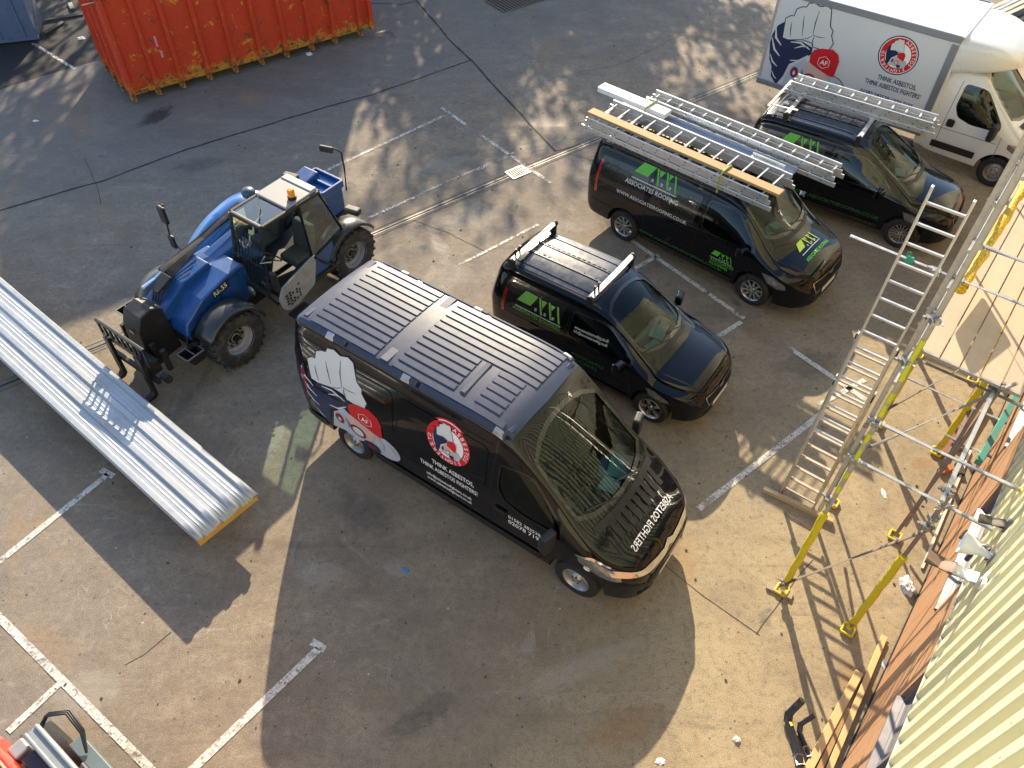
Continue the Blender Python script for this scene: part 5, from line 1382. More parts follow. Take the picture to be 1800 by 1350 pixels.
# brown base panels, windows set back between them
pan_lo = MB().box((.298, -1.53, .755), (.592, .06, 1.51)).mesh('p'); pan_lo.materials.append(brown)
i = 0; x = S0
while x < S1:
    o = link('base_panel', pan_lo, None, WH); o.location.x = x; x += .6
MB().box(((S0 + S1) / 2, -1.68, 1.25), (S1 - S0, .2, 2.5)).build('inner_wall', pm('dark_reveal', (.10, .05, .035), .7, var=.2), WH)
wins = [(5.1 + 3 * k - 1.75, 5.1 + 3 * k) for k in range(-5, 7)]
edges = [S0] + [e for w in wins for e in w] + [S1]
for a, b in zip(edges[0::2], edges[1::2]):
    MB().box(((a + b) / 2, -1.53, 2.0), (b - a, .06, .985)).build('pier', brown, WH)
wg = pm('window_pane', (.02, .022, .026), .08, var=.2, coat=1.)
for a, b in wins:
    W_ = MB().box(((a + b) / 2, -1.577, 2.0), (b - a - .02, .008, .95)).build('window', wg, WH)
    f = MB()
    for x in (a + .03, (a + b) / 2, b - .03): f.box((x, -1.56, 2.0), (.05, .03, .93))
    f.box(((a + b) / 2, -1.561, 2.44), (b - a - .03, .028, .05)); f.box(((a + b) / 2, -1.561, 1.56), (b - a - .03, .028, .05))
    f.build('window_frame', grey_w, W_)
    MB().prism([(-1.58, 1.50), (-1.58, 1.60), (-1.475, 1.545), (-1.475, 1.50)], (a + .01, 0, 0), (0, 1, 0), (0, 0, 1), b - a - .02).build('window_sill', grey_w, W_)
MB().box(((S0 + S1) / 2, -2.2, 11.05), (S1 - S0, 1.5, .12)).build('parapet', pm('parapet_grey', (.35, .35, .34), .6), WH)
MB().box(((S0 + S1) / 2, -1.4935, .03), (S1 - S0, .012, .06)).build('base_gutter', pm('black_gap', (.012, .010, .010), .8), WH)
WHB = Matrix.Rotation(WA, 3, 'Z')
def wl(s, y, z=0): return tuple(WHB @ Vector((s, y, z)))
# fittings on the wall
white_pl = pm('white_plastic', (.70, .72, .72), .35, var=.06)
L1 = thing('horn_speaker', 'white horn loudspeaker on the cream wall', 'speaker', wl(5.95, -1.455, 3.28), WA)
o = MB().lathe([(.03, -.02), (.035, .06), (.05, .12), (.09, .20), (.115, .26), (.12, .29), (.105, .285), (.06, .16), (.001, .10)], axis='Y', n=24).build('horn', white_pl, L1, smooth=50)
MB().box((0, .0, 0), (.14, .03, .16)).build('wall_plate', grey_w, L1, bevel=.005)
MB().path([(0, .02, .05), (.05, .08, .10), (.02, .14, .06)], .010, 8).build('bracket', galv, L1)
L2 = thing('tube_camera', 'tubular security camera with a rusty hood below the horn loudspeaker', 'camera', wl(5.62, -1.455, 3.30), WA)
MB().box((0, .0, 0), (.16, .03, .12)).build('wall_plate', white_pl, L2, bevel=.005)
MB().tube((0, .02, 0), (0, .06, -.02), .03, 12).build('bracket', white_pl, L2)
MB().tube((0, .05, -.02), (.0, .27, -.06), .065, 20).build('housing', white_pl, L2, smooth=40)
MB().tube((0, .25, -.055), (.02, .50, -.10), .072, 20).build('hood', pm('rusty_hood', (.24, .16, .11), .7, var=.35, vscale=12), L2, smooth=40)
L3 = thing('wall_lamp', 'small dark lamp with a bracket near the horn loudspeaker', 'lamp', wl(6.35, -1.455, 3.35), WA)
MB().box((0, .0, 0), (.10, .03, .14)).build('wall_plate', grey_w, L3, bevel=.005)
MB().tube((0, .02, 0), (-.05, .24, -.03), .05, 16).build('lamp_body', pm('lamp_dark', (.10, .085, .07), .6, var=.3), L3, smooth=40)
L4 = thing('wall_lamp', 'brown cylindrical lamp next to the horn loudspeaker on the wall', 'lamp', wl(6.12, -1.455, 3.10), WA)
MB().box((0, .0, 0), (.10, .03, .10)).build('wall_plate', grey_w, L4, bevel=.005)
MB().tube((.02, .02, 0), (.10, .28, -.02), .06, 16).build('lamp_body', pm('lamp_brown', (.20, .16, .10), .6, var=.3), L4, smooth=40)

# ---------------- scaffold
SCF = thing('scaffold', 'galvanised tube scaffold with yellow sleeves and a boarded platform against the cream building', 'scaffold', (0, 0, 0), WA)
gtube = pm('scaffold_tube', (.50, .51, .52), .38, metal=.8, var=.2, vscale=5, dirt=(.34, .33, .31), dpos=(.45, .8), dscale=8)
rtube = pm('weathered_tube', (.26, .22, .20), .6, metal=.4, var=.25, vscale=5, dirt=(.20, .13, .09), dpos=(.45, .8), dscale=8)
yel_f = pm('yellow_foam', (.62, .50, .012), .55, var=.12, vscale=6, dirt=(.42, .36, .04), dpos=(.6, .85))
yel_b = pm('yellow_plate', (.72, .52, .01), .5, var=.15, dirt=(.40, .22, .05), dpos=(.6, .85))
clampm = pm('coupler_steel', (.36, .36, .36), .45, metal=.8, var=.3, dirt=(.25, .17, .12), dpos=(.5, .8))
def T3(nm, a, b, mt=None, r=.0242): return MB().tube(a, b, r, 14).build(nm, mt or gtube, SCF, smooth=40)
cl_mesh = MB()
cl_mesh.box((0, 0, 0), (.085, .085, .055)); cl_mesh.box((.03, .055, 0), (.05, .03, .04)); cl_mesh.tube((.035, .05, 0), (.035, .105, 0), .011, 8); cl_mesh.box((-.05, .0, .03), (.03, .05, .05)); cl_mesh.tube((-.05, -.02, .02), (-.10, -.035, .03), .010, 8); cl_mesh.tube((.035, .085, -.012), (.035, .085, .014), .018, 6)
cl_mesh = cl_mesh.mesh('coupler')
def coupler(x, y, z, a=0., b=0.):
    o = link('coupler', cl_mesh, clampm, SCF); o.location = (x, y, z); o.rotation_euler = (b, 0, a)
OUT, INN = .05, -.905
XS = [6.455, 8.28, 10.23, 12.2, 14.2, 16.2]
tops = {6.455: 9.2, 8.28: 9.2}
for i, x in enumerate(XS):
    T3('standard', (x, OUT, .06), (x, OUT, tops.get(x, 8.0)))
    T3('standard', (x, INN, .06), (x, INN, 5.2 if i > 1 else (3.35 if i == 0 else 3.40)), rtube if i < 2 else gtube)
    for y in (OUT, INN):
        pb = MB()
        for a, b in (((-.075, -.075), (.075, -.075)), ((.075, -.075), (.075, .075)), ((.075, .075), (-.075, .075)), ((-.075, .075), (-.075, -.075))): pb.beam((x + a[0], y + a[1], .035), (x + b[0], y + b[1], .035), .028, .04)
        o = pb.build('base_plate', yel_b, SCF, bevel=.008)
        MB().box((x, y, .012), (.14, .14, .012)).build('plate', clampm, o)
        if i == 1: continue
        f = MB(); k = 10
        pts = [(x + .006 * math.sin(j * 1.7 + x), y + .006 * math.cos(j * 2.1), .10 + 1.9 * j / k) for j in range(k + 1)]
        f.path(pts, .047, 14); f.build('foam_sleeve', yel_f, SCF, smooth=60)
for a, b in ((2.45, 2.85), (3.1, 3.55), (3.85, 4.2), (4.4, 4.95)):
    MB().tube((6.455, OUT, a), (6.455, OUT, b), .0275, 12).build('foam_strip', pm('lime_strip', (.52, .52, .03), .5, var=.15), SCF, smooth=50)
# sole board under the front outer standard
MB().box((6.43, OUT + .02, .02), (.11, .36, .036), rz=.15).build('sole_board', pm('grey_timber', (.36, .29, .21), .85, var=.2, vscale=8), SCF, bevel=.004)
# transoms at the two near frames, ledgers along the wall
T3('transom', (6.49, .12, 3.05), (6.49, -1.42, 3.05)); T3('transom', (6.50, .12, 3.70), (6.50, -1.36, 3.72))
MB().tube((6.50, -1.33, 3.72), (6.50, -1.385, 3.72), .029, 12).build('end_cap', yel_f, SCF)
T3('transom', (8.325, 1.30, 4.42), (8.325, -1.30, 4.42)); T3('transom', (8.325, .14, 4.90), (8.325, -1.30, 4.90), r=.0265)
T3('transom', (10.27, .20, 3.32), (10.27, -1.30, 3.32)); T3('transom', (12.24, .20, 3.32), (12.24, -1.30, 3.32))
T3('ledger', (6.30, -.855, 3.28), (16.4, -.855, 3.28)); T3('ledger', (6.2, -.855, 1.75), (10.4, -.855, 1.75), rtube) if False else None
T3('ledger', (7.6, .098, 3.30), (16.4, .098, 3.30)); T3('ledger', (8.1, .098, 4.40), (16.4, .098, 4.40)); T3('ledger', (8.1, .098, 4.92), (16.4, .098, 4.92)); T3('ledger', (8.0, .0, 5.9), (16.4, .0, 5.9)); T3('ledger', (10.0, .10, 2.1), (16.4, .10, 2.1))
# braces
T3('brace', (6.43, OUT + .05, .14), (6.43, INN - .06, 2.72), rtube); T3('brace', (8.24, OUT - .05, 1.48), (8.24, INN - .10, 3.50)); T3('brace', (10.20, OUT, .40), (10.20, INN, 2.60), rtube)
for p in ((6.47, OUT, 3.05, 0), (6.47, INN, 3.05, 1.6), (6.47, OUT, 3.70, 0), (6.44, INN, 2.66, .4), (6.47, INN, 2.80, 2.2), (8.30, OUT, 4.42, 0), (8.30, OUT, 4.90, .5), (8.30, .09, 3.30, 1.2), (8.28, INN, 3.34, .3), (8.26, OUT, 1.50, .8), (6.46, OUT, .22, .3), (8.30, .30, 4.42, .1), (10.23, OUT, 4.40, .2), (10.23, OUT, 3.32, 1.), (12.2, OUT, 4.4, .6), (6.46, -.88, 3.28, .4), (8.31, -.88, 3.28, .9), (10.24, -.88, 3.28, .2), (8.30, OUT, 5.90, 1.3), (6.46, OUT, 5.2, .6)):
    coupler(*p)
# boards with steel end bands
bw = NT('scaffold_boards')
c = bw.mix(bw.noise(3, 7, .65, vec=bw.mapping(scale=(.5, 8, 8))), (.44, .31, .20), (.60, .45, .31))
c = bw.mix(bw.ramp(bw.noise(1.8, 7, .7), [(.5, 0.), (.75, .55)]), c, (.30, .22, .16))
oi = bw.n.new('ShaderNodeObjectInfo'); c = bw.mix(bw.math('MULTIPLY', oi.outputs['Random'], .75), c, (.33, .28, .235)); bw.set('Base Color', c); bw.set('Roughness', .85); bw = bw.m
bl = 3.9
bm_ = MB().box((bl / 2, 0, 0), (bl - .012, .216, .038)).mesh('b'); band = MB().box((.02, 0, 0), (.035, .220, .042)).mesh('band')
for k in range(2):
    for j in range(5):
        o = link('board', bm_, bw, SCF); o.location = (8.22 + k * bl + rnd.uniform(-.015, .015), .045 - .115 - j * .2335, 3.365 + rnd.uniform(0, .004))
        q = link('end_band', band, clampm, o)
# end board on edge and yellow netting rolled along the outer guard rail
net = NT('yellow_netting')
w = net.vor(38, feat='F1'); net.set('Base Color', net.mix(net.ramp(w, [(.25, 0.), (.6, 1.)]), (.74, .50, .01), (.42, .25, .005))); net.set('Roughness', .6); net.bump(w, .8, .01); net = net.m
rl = MB(); pts = []; rs = []
for i in range(40):
    t = i / 39; x = 8.33 + 3.9 * t
    pts.append((x, -.012 - .075 * t + .006 * math.sin(i * 1.3), 4.30 - .05 * math.sin(math.pi * t * 2))); rs.append(.056 + .007 * math.sin(i * .8 + 1) + .004 * math.sin(i * 2.3))
rl.path(pts, rs, 12); rl.build('netting_roll', net, SCF, smooth=70)
SG = thing('site_banner', 'plain thin banner board hung on the outer guard rail of the scaffold', 'banner', wl(9.1, .075), WA)
MB().prism(rounded([(.02, 3.60), (1.05, 3.66), (1.04, 4.06), (-.10, 3.88)], .05), (0, .0, 0), (1, 0, 0), (0, 0, 1), .012).build('board', pm('banner_board', (.55, .52, .45), .6), SG)
for x in (.1, .95): MB().tube((x, 0, 3.9), (x, .012, 4.42), .006, 6).build('tie', plastic, SG)
# leaning three-part ladder on a timber sole
LD = thing('leaning_ladder', 'tall three-section aluminium ladder leaning on the scaffold tube', 'ladder', wl(7.95, .495), WA)
k = .32 / 4.42
def lp(y, z, d=0.): return (k * z - d, y, z)
rung_w = {}
for si, (za, zb_, hw, d, mt) in enumerate(((.03, 2.55, .255, .0, alu_old), (.35, 3.35, .232, .075, alu_old), (1.5, 5.42, .212, .14, alu_l))):
    for s in (-1, 1): MB().beam(lp(s * hw, za, d), lp(s * hw, zb_, d), .028, .062, up=(1, 0, 0)).build('stile', mt, LD, bevel=.005)
    r = MB().beam((0, -hw, 0), (0, hw, 0), .026, .026).mesh('rung')
    z = za + .16
    while z < zb_ - .04:
        o = link('rung', r, mt, LD); o.location = (k * z - d, 0, z); z += .255
for s in (-1, 1):
    MB().box((k * .02, s * .255, .035), (.09, .05, .06)).build('ladder_foot', plastic, LD, bevel=.008)
    for z in (2.48, 3.28): MB().box((k * z - .04, s * .245, z), (.10, .04, .09)).build('guide_hook', plastic, LD, bevel=.006)
tie = MB()
for i in range(6): tie.path([(.035 * math.cos(a), -.03 + .013 * i + .004 * math.sin(a * 2), .035 * math.sin(a)) for a in [j * math.pi / 5 for j in range(10)]], .009, 6, closed=True)
tie.path([(.03, 0, .03), (.05, .03, .06), (.02, .05, .07), (.04, .06, -.06), (.03, .05, -.12)], .009, 6)
o = tie.build('rope_tie', pm('green_rope', (.02, .26, .17), .8, var=.2), smooth=60); o.location = wl(8.325, .60, 4.42); o.rotation_euler = (0, 0, WA); tag(o, 'green rope tying the leaning ladder to the scaffold tube', 'rope')
o = MB().box((0, 0, 0), (.07, 1.08, .075)).build('sole_timber', pm('pale_timber', (.46, .34, .20), .85, var=.2, vscale=7), bevel=.004); o.location = wl(7.90, .45, .04); o.rotation_euler = (0, 0, WA + .08); tag(o, 'timber batten under the feet of the leaning ladder', 'timber')

# ---------------- things along the foot of the wall
timb = pm('new_timber', (.62, .42, .19), .75, var=.18, vscale=5, dirt=(.40, .25, .10), dpos=(.55, .8))
def laid(name, label, cat, a, b, w, h, mat, z=None):
    a = Vector(wl(a[0], -a[1])); b = Vector(wl(b[0], -b[1])); z = h / 2 + .005 if z is None else z
    o = MB().beam((a.x, a.y, z), (b.x, b.y, z), w, h).build(name, mat, bevel=.004); return tag(o, label, cat)
laid('batten', 'long pale batten tight against the brown wall', 'timber', (6.66, 1.33), (4.2, 1.40), .075, .05, timb)
laid('batten', 'pale batten beside the black pipes, outermost of the wall timbers', 'timber', (5.98, 1.24), (4.2, 1.18), .10, .06, timb)
laid('batten', 'short dark-edged batten between the two long pale ones', 'timber', (5.45, 1.29), (4.2, 1.30), .07, .045, pm('old_timber', (.36, .22, .10), .8, var=.25))
laid('batten', 'thin white batten at the far end of the brown wall', 'timber', (10.6, 1.33), (8.0, 1.40), .035, .03, pm('white_timber', (.60, .55, .48), .7))
laid('teal_plank', 'teal painted plank resting on a scaffold tube against the far wall', 'plank', (11.2, 1.44), (9.2, 1.32), .09, .10, pm('teal_paint', (.05, .26, .21), .5, var=.15, dirt=(.10, .15, .13), dpos=(.5, .75)), 1.20)
laid('red_plank', 'rusty red plank lying below the scaffold platform', 'plank', (12.0, 1.06), (10.2, .98), .16, .07, pm('rusty_red', (.22, .10, .065), .8, var=.3, dirt=(.12, .07, .05), dpos=(.5, .75)))
laid('red_plank', 'second rusty plank stacked half over the first, ending in a pale cut', 'plank', (11.8, 1.24), (10.5, 1.16), .14, .07, pm('rusty_red2', (.28, .15, .09), .8, var=.3))
for i, (s_, o_, lab) in enumerate(((9.95, 1.12, 'orange brick beside the rusty planks under the scaffold'), (10.1, 1.30, 'dark brick beside the orange one under the scaffold'))):
    o = MB().box((0, 0, .035), (.22, .11, .07)).build('brick', pm('brick_%d' % i, ((.42, .14, .05), (.05, .04, .04))[i], .85, var=.2), bevel=.006); o.location = wl(s_, -o_, .0); o.rotation_euler = (0, 0, .4 + i); tag(o, lab, 'brick')
pvc = pm('black_pvc', (.022, .021, .024), .28, var=.2, coat=.3, dirt=(.10, .09, .08), dpos=(.6, .85))
def pipe(label, pts, r):
    t = thing('drain_pipe', label, 'pipe', wl(pts[0][0], -pts[0][1]), 0)
    o0 = Vector(wl(pts[0][0], -pts[0][1])); P_ = [Vector(wl(a, -b, c)) - o0 for a, b, c in pts]
    MB().path(P_, r, 14).build('pipe', pvc, t, smooth=60)
    d = (P_[2] - P_[1]).normalized()
    MB().tube(P_[1] - d * .02, P_[1] + d * .10, r * 1.18, 14).build('socket', pvc, t, smooth=40)
    d = (P_[-1] - P_[-2]).normalized()
    MB().tube(P_[-1] - d * .12, P_[-1], r * 1.2, 14).build('socket', clampm, t, smooth=40)
pipe('thick black drain pipe with its bent end lifted, beside the pale timbers', [(5.06, .78, .30), (4.90, .73, .10), (4.83, .76, .06), (4.66, .93, .06), (4.44, 1.10, .06)], .045)
pipe('thinner black drain pipe with a grey-white spout, next to the thick one', [(5.02, .98, .22), (4.88, .90, .07), (4.80, .93, .045), (4.70, 1.04, .045), (4.60, 1.14, .045)], .03)
MBx = MB().box((0, 0, 0), (.03, .05, .004)).build('pipe_sticker', pm('sticker_yellow', (.75, .70, .05), .5)); MBx.location = wl(4.80, -.80, .107); MBx.rotation_euler = (0, 0, .3); tag(MBx, 'tiny yellow sticker on the thick black drain pipe', 'sticker')

# crumpled bags and litter
def crumple(name, label, cat, loc, size, mat, seed):
    bm = bmesh.new(); bmesh.ops.create_icosphere(bm, subdivisions=3, radius=1.)
    for v in bm.verts:
        n_ = noise.noise(v.co * 1.7 + Vector((seed, 0, 0))) * .55 + noise.noise(v.co * 4.3 + Vector((0, seed, 0))) * .35
        v.co *= 1 + n_; v.co = Vector((v.co.x * size[0], v.co.y * size[1], max(-.3, v.co.z) * size[2] + size[2] * .35))
    me = bpy.data.meshes.new(name); bm.to_mesh(me); bm.free()
    o = link(name, me, mat); o.location = loc; return tag(o, label, cat)
bagm = pm('clear_bag', (.62, .60, .60), .25, var=.2, vscale=9, coat=.5); papm = pm('litter_paper', (.70, .69, .68), .7, var=.1)
crumple('plastic_bag', 'crumpled pale plastic bag by the brown wall', 'bag', (5.60, 5.30, .0), (.10, .13, .07), bagm, 1.3)
crumple('paper_ball', 'white crumpled paper alone on the ground near the black pipes', 'litter', (2.83, 3.21, 0), (.04, .035, .028), papm, 2.2)
crumple('paper_scrap', 'white scrap with printing lying under the scaffold', 'litter', (5.74, 6.87, 0), (.03, .09, .012), papm, 4.4)
crumple('blue_scrap', 'small blue scrap on the ground in the shade of the large van', 'litter', (-1.46, 5.43, 0), (.05, .035, .02), pm('scrap_blue', (.03, .20, .50), .5), 6.1)
crumple('foil_scrap', 'shiny foil scrap at the foot of the brown wall', 'litter', (4.93, 4.13, 0), (.03, .11, .02), bagm, 7.7)
crumple('paper_scrap', 'white scrap on the concrete in front of the skip', 'litter', (-5.688, 20.923, 0.000), (.09, .06, .04), papm, 3.1)
crumple('paper_scrap', 'tiny white scrap beside the dark tarmac', 'litter', (-11.615, 17.264, 0.000), (.07, .04, .02), papm, 9.1)
crumple('pale_scrap', 'pale scrap by the bottom edge of the yard, below the large van', 'litter', (1.858, 2.949, 0.000), (.05, .04, .01), papm, 5.5)
crumple('paper_scrap', 'white scrap in the dark gap beside the skip', 'litter', (-12.166, 21.643, 0.000), (.10, .08, .03), papm, 8.2)
lt = rnd
pebm = pm('grit', (.09, .075, .06), .9, var=.4)
gb = MB()
for i in range(420):
    x = rnd.uniform(-8, 8); y = rnd.uniform(2.8, 24); s_ = rnd.uniform(.006, .022)
    gb.box((x, y, s_ * .4), (s_ * 1.6, s_, s_ * .8), rz=rnd.uniform(0, 3))
tag(gb.build('grit', pebm, fix=False), 'loose grit and chips scattered over the yard', 'grit', kind='stuff')

# more tubes of the scaffold, and the cladding screws
T3('standard', (6.53, .125, 1.9), (6.53, .125, 8.6)); T3('standard', (8.36, .13, 3.0), (8.36, .13, 8.6)); T3('brace', (8.20, .13, .5), (6.5, .13, 3.6), rtube)
T3('transom', (8.23, .14, 3.24), (8.23, -1.20, 3.24)); T3('transom', (9.3, .14, 3.27), (9.3, -1.20, 3.27)); T3('brace', (8.35, -.95, .25), (10.15, -.95, 2.9), rtube)
for p in ((6.50, .09, 2.2, 0), (6.50, .09, 4.6, .7), (8.33, .09, 5.4, .2), (8.33, .09, 3.9, .4)): coupler(*p)
sc_ = MB()
for z in (2.62, 3.9, 5.2, 6.5, 7.8):
    x = 0.0
    while x < 16:
        sc_.lathe([(.011, -1.456), (.011, -1.450), (.001, -1.448)], c=(x + .1675, 0, z), n=6); x += .25
tag(sc_.build('cladding_screws', grey_w, WH, fix=False), kind='stuff')

T3('transom', (10.28, .16, 1.125), (10.28, -1.46, 1.125)); T3('transom', (9.5, -.80, 1.125), (9.5, -1.46, 1.125)); T3('ledger', (8.1, -.955, 1.08), (10.5, -.955, 1.08), rtube)

# ================================================================== skip, blue container, lift at the corner, pipes, trees
skipm = NT('skip_paint')
c = skipm.mix(skipm.noise(1.2, 6, .6), (.46, .028, .007), (.60, .055, .010))
c = skipm.mix(skipm.ramp(skipm.noise(2.6, 9, .75, dist=.8), [(.59, 0.), (.625, 1.)]), c, (.58, .33, .02))
c = skipm.mix(skipm.ramp(skipm.noise(3.4, 9, .74, vec=skipm.mapping(loc=(5, 3, 1)), dist=.5), [(.585, 0.), (.63, 1.)]), c, (.15, .055, .026))
c = skipm.mix(skipm.ramp(skipm.noise(7, 8, .75, vec=skipm.mapping(loc=(1, 7, 2))), [(.63, 0.), (.67, .9)]), c, (.20, .17, .15))
# bottom edge is scraped to rust and old yellow paint
sp = skipm.n.new('ShaderNodeSeparateXYZ'); skipm.l.new(skipm.tc.outputs['Object'], sp.inputs[0])
low = skipm.ramp(skipm.math('ADD', sp.outputs[2], skipm.math('MULTIPLY', skipm.noise(3.5, 8, .75), -1.0)), [(0., .0), (.02, 0.), (.05, 0.)])
edge = skipm.ramp(skipm.math('ADD', skipm.math('MULTIPLY', sp.outputs[2], -1.0), skipm.math('MULTIPLY', skipm.noise(4.5, 9, .78), 1.42)), [(.27, 0.), (.37, 1.)])
c = skipm.mix(edge, c, skipm.ramp(skipm.noise(6, 6, .7), [(.42, (.13, .05, .025)), (.52, (.50, .26, .02)), (.62, (.55, .07, .015))]))
skipm.set('Base Color', c); skipm.set('Roughness', .62); skipm.bump(skipm.noise(18, 6), .4, .01); skipm = skipm.m
SKH = R(37.0); SKL, SKW, SKT = 6.75, 2.4, 2.55
SKP = thing('skip', 'big orange-red ribbed skip with chipped paint', 'skip', (-9.54, 18.14, 0), SKH)
MB().box((SKL / 2, .06, .22 + (SKT - .22) / 2), (SKL, .05, SKT - .22)).build('side', skipm, SKP)
MB().box((SKL / 2, SKW - .06, .22 + (SKT - .22) / 2), (SKL, .05, SKT - .22)).build('side', skipm, SKP)
MB().box((.05, SKW / 2, .22 + (SKT - .22) / 2), (.05, SKW - .18, SKT - .22)).build('end', skipm, SKP)
MB().box((SKL - .05, SKW / 2, .22 + (SKT - .22) / 2), (.05, SKW - .18, SKT - .22)).build('end', skipm, SKP)
MB().box((SKL / 2, SKW / 2, .24), (SKL - .1, SKW - .2, .06)).build('floor', skipm, SKP)
rib = MB().prism([(-.07, .085), (-.045, -.055), (.045, -.055), (.07, .085)], (0, 0, .06), (1, 0, 0), (0, 1, 0), SKT - .10).mesh('rib'); rib.materials.append(skipm)
for x in (.06, .68, 1.30, 2.02, 2.72, 3.46, 4.18, 4.92, 5.62, 6.42):
    o = link('rib', rib, None, SKP); o.location.x = x
    o = link('rib', rib, None, SKP); o.location = (x, SKW, 0); o.rotation_euler = (0, 0, math.pi)
endrib = MB().prism([(-.07, .085), (-.045, -.055), (.045, -.055), (.07, .085)], (0, 0, .10), (0, -1, 0), (1, 0, 0), SKT - .14).mesh('endrib'); endrib.materials.append(skipm)
for y in (.55, 1.2, 1.85):
    o = link('rib', endrib, None, SKP); o.location.y = y
for y in (.05, SKW - .05):
    MB().box((SKL / 2, y, SKT), (SKL + .06, .14, .12)).build('top_rail', skipm, SKP, bevel=.02); MB().box((SKL / 2, y + (.02 if y < 1 else -.02), .26), (SKL, .15, .13)).build('bottom_rail', skipm, SKP, bevel=.02)
for x in (.05, SKL - .05): MB().box((x, SKW / 2, SKT), (.13, SKW - .26, .115)).build('top_rail', skipm, SKP, bevel=.02)
for x in (.35, SKL - .25):
    for y in (.42, SKW - .42):
        MB().tube((x, y - .09, .12), (x, y + .09, .12), .115, 18).build('roller', pm('rusty_iron', (.10, .055, .035), .8, var=.3), SKP, smooth=40)
MB().box((SKL + .02, .0, .55), (.12, .16, .8)).build('corner_post', skipm, SKP, bevel=.01)
MB().path([(5.55, .0, 1.55), (5.45, -.05, 1.35), (5.5, -.05, 1.15), (5.62, -.04, 1.25), (5.55, -.02, 1.5)], .014, 6).build('chain', pm('dark_chain', (.03, .03, .03), .6), SKP)
for (x, z, w, h) in ((.62, 1.30, .05, .26), (.66, .98, .05, .16)): MB().box((x + .38, .030, z), (w, .006, h)).build('chalk_mark', pm('pink_mark', (.65, .25, .30), .7, var=.3), SKP)
hoop = MB()
for i in range(7):
    hoop.path([(0 + .05 * i, 0, .02), (.10 + .04 * i, .30, .03), (.45 + .02 * i, .45 - .03 * i, .03), (.62, .20 - .05 * i, .02)], .008, 6)
o = hoop.build('wire_coil', pm('old_wire', (.22, .20, .18), .5, metal=.6)); o.location = (-4.083, 21.940, 0.000); o.rotation_euler = (0, 0, .2); tag(o, 'coil of wire lying at the right end of the skip', 'wire')
# sign on the skip's left end top
o = MB().box((0, 0, 0), (.5, .02, .3)).build('card', pm('card_cream', (.62, .58, .42), .7, var=.15)); o.location = (-9.794, 18.543, 2.300); o.rotation_euler = (R(70), 0, SKH); tag(o, 'pale card caught on the top edge of the skip', 'card')

BB = thing('waste_bin', 'blue-grey steel bin at the top left corner', 'bin', (-13.250, 21.464, 0.000), R(17))
bluebin = pm('bin_blue', (.085, .125, .21), .5, var=.14, dirt=(.06, .07, .09), dpos=(.5, .8), coat=.2)
MB().box((-.9, .02, .72), (1.8, .04, 1.30)).build('front', bluebin, BB, bevel=.01); MB().box((-.9, 1.2, .72), (1.8, .04, 1.30)).build('back', bluebin, BB); MB().box((-.02, .61, .72), (.04, 1.14, 1.30)).build('side', bluebin, BB); MB().box((-1.78, .61, .72), (.04, 1.14, 1.30)).build('side', bluebin, BB)
MB().box((-.9, .61, 1.39), (1.86, 1.26, .05)).build('lid', bluebin, BB, bevel=.02)
for x in (-.3, -.9, -1.5): MB().box((x, -.015, .72), (.06, .03, 1.2)).build('rib', bluebin, BB, bevel=.006)
MB().box((-.9, -.01, .10), (1.86, .06, .08)).build('base_rail', bluebin, BB, bevel=.01)
for x in (-.15, -1.65):
    for y in (.1, 1.1): MB().tube((x, y - .03, .06), (x, y + .03, .06), .06, 12).build('castor', rubber, BB)
for i, (px, lab) in enumerate((((-13.153, 22.875, 0.050), 'broken dark pallet board in the gap beside the skip'), ((-13.133, 22.209, 0.050), 'smaller dark board in the gap beside the skip'), ((-13.204, 23.645, 0.050), 'pale board end by the skip corner'))):
    o = MB().box((0, 0, 0), (1.1 - .3 * i, .12, .03)).build('scrap_board', pm('scrap_board_%d' % i, ((.06, .05, .05), (.09, .07, .06), (.28, .24, .20))[i], .85, var=.3)); o.location = px; o.rotation_euler = (.05, .02, .5 + i * .8); tag(o, lab, 'board')

# boom lift in the near left corner
LF = thing('boom_lift', 'red boom lift with a grey arm and looping hose, cut by the bottom left corner', 'boom lift', (-4.71, 2.46, 0), R(-36.6))
red_m = pm('lift_red', (.62, .035, .012), .35, coat=.5, var=.08, dirt=(.35, .05, .03), dpos=(.6, .85))
LG = pm('lift_grey', (.30, .32, .33), .5, metal=.3, var=.15, dirt=(.20, .20, .19), dpos=(.5, .8)); LD_ = pm('lift_dark', (.03, .04, .06), .45, var=.2)
MB().prism([(-.55, .55), (-.55, 1.80), (-.38, 2.0), (1.9, 2.0), (1.9, .55)], (0, -.16, 0), (1, 0, 0), (0, 0, 1), 1.2).build('engine_hood', red_m, LF, bevel=.05, seg=3)
MB().box((.7, -.24, 2.004), (2.2, .02, .012)).build('hood_line', pm('lift_decal', (.75, .45, .30), .5), LF)
arm = MB()
arm.box((.95, .10, 1.95), (1.95, .16, .10)); arm.box((.95, .045, 2.01), (1.95, .03, .03)); arm.box((.95, .155, 2.01), (1.95, .03, .03))
arm.build('arm', LG, LF, bevel=.008)
MB().box((.35, -.06, 1.72), (.55, .15, .30)).build('valve_box', LD_, LF, bevel=.02)
MB().box((-.04, -.08, 1.80), (.16, .16, .16)).build('pivot_block', LG, LF, bevel=.02)
MB().box((1.05, .30, 1.75), (1.5, .14, .18)).build('lower_arm', pm('lift_slate', (.12, .15, .16), .5, var=.2), LF, bevel=.01)
for k in range(3): MB().path([(.0 + .02 * k, .16, 1.97), (-.02, .26 + .02 * k, 2.02), (.12, .40 + .02 * k, 2.02), (.36, .38 + .015 * k, 1.95), (.52, .30, 1.86)], .013, 8).build('hose', plastic, LF, smooth=60)
MB().box((.4, -.6, .45), (2.6, 1.5, .35)).build('chassis', LD_, LF, bevel=.03)
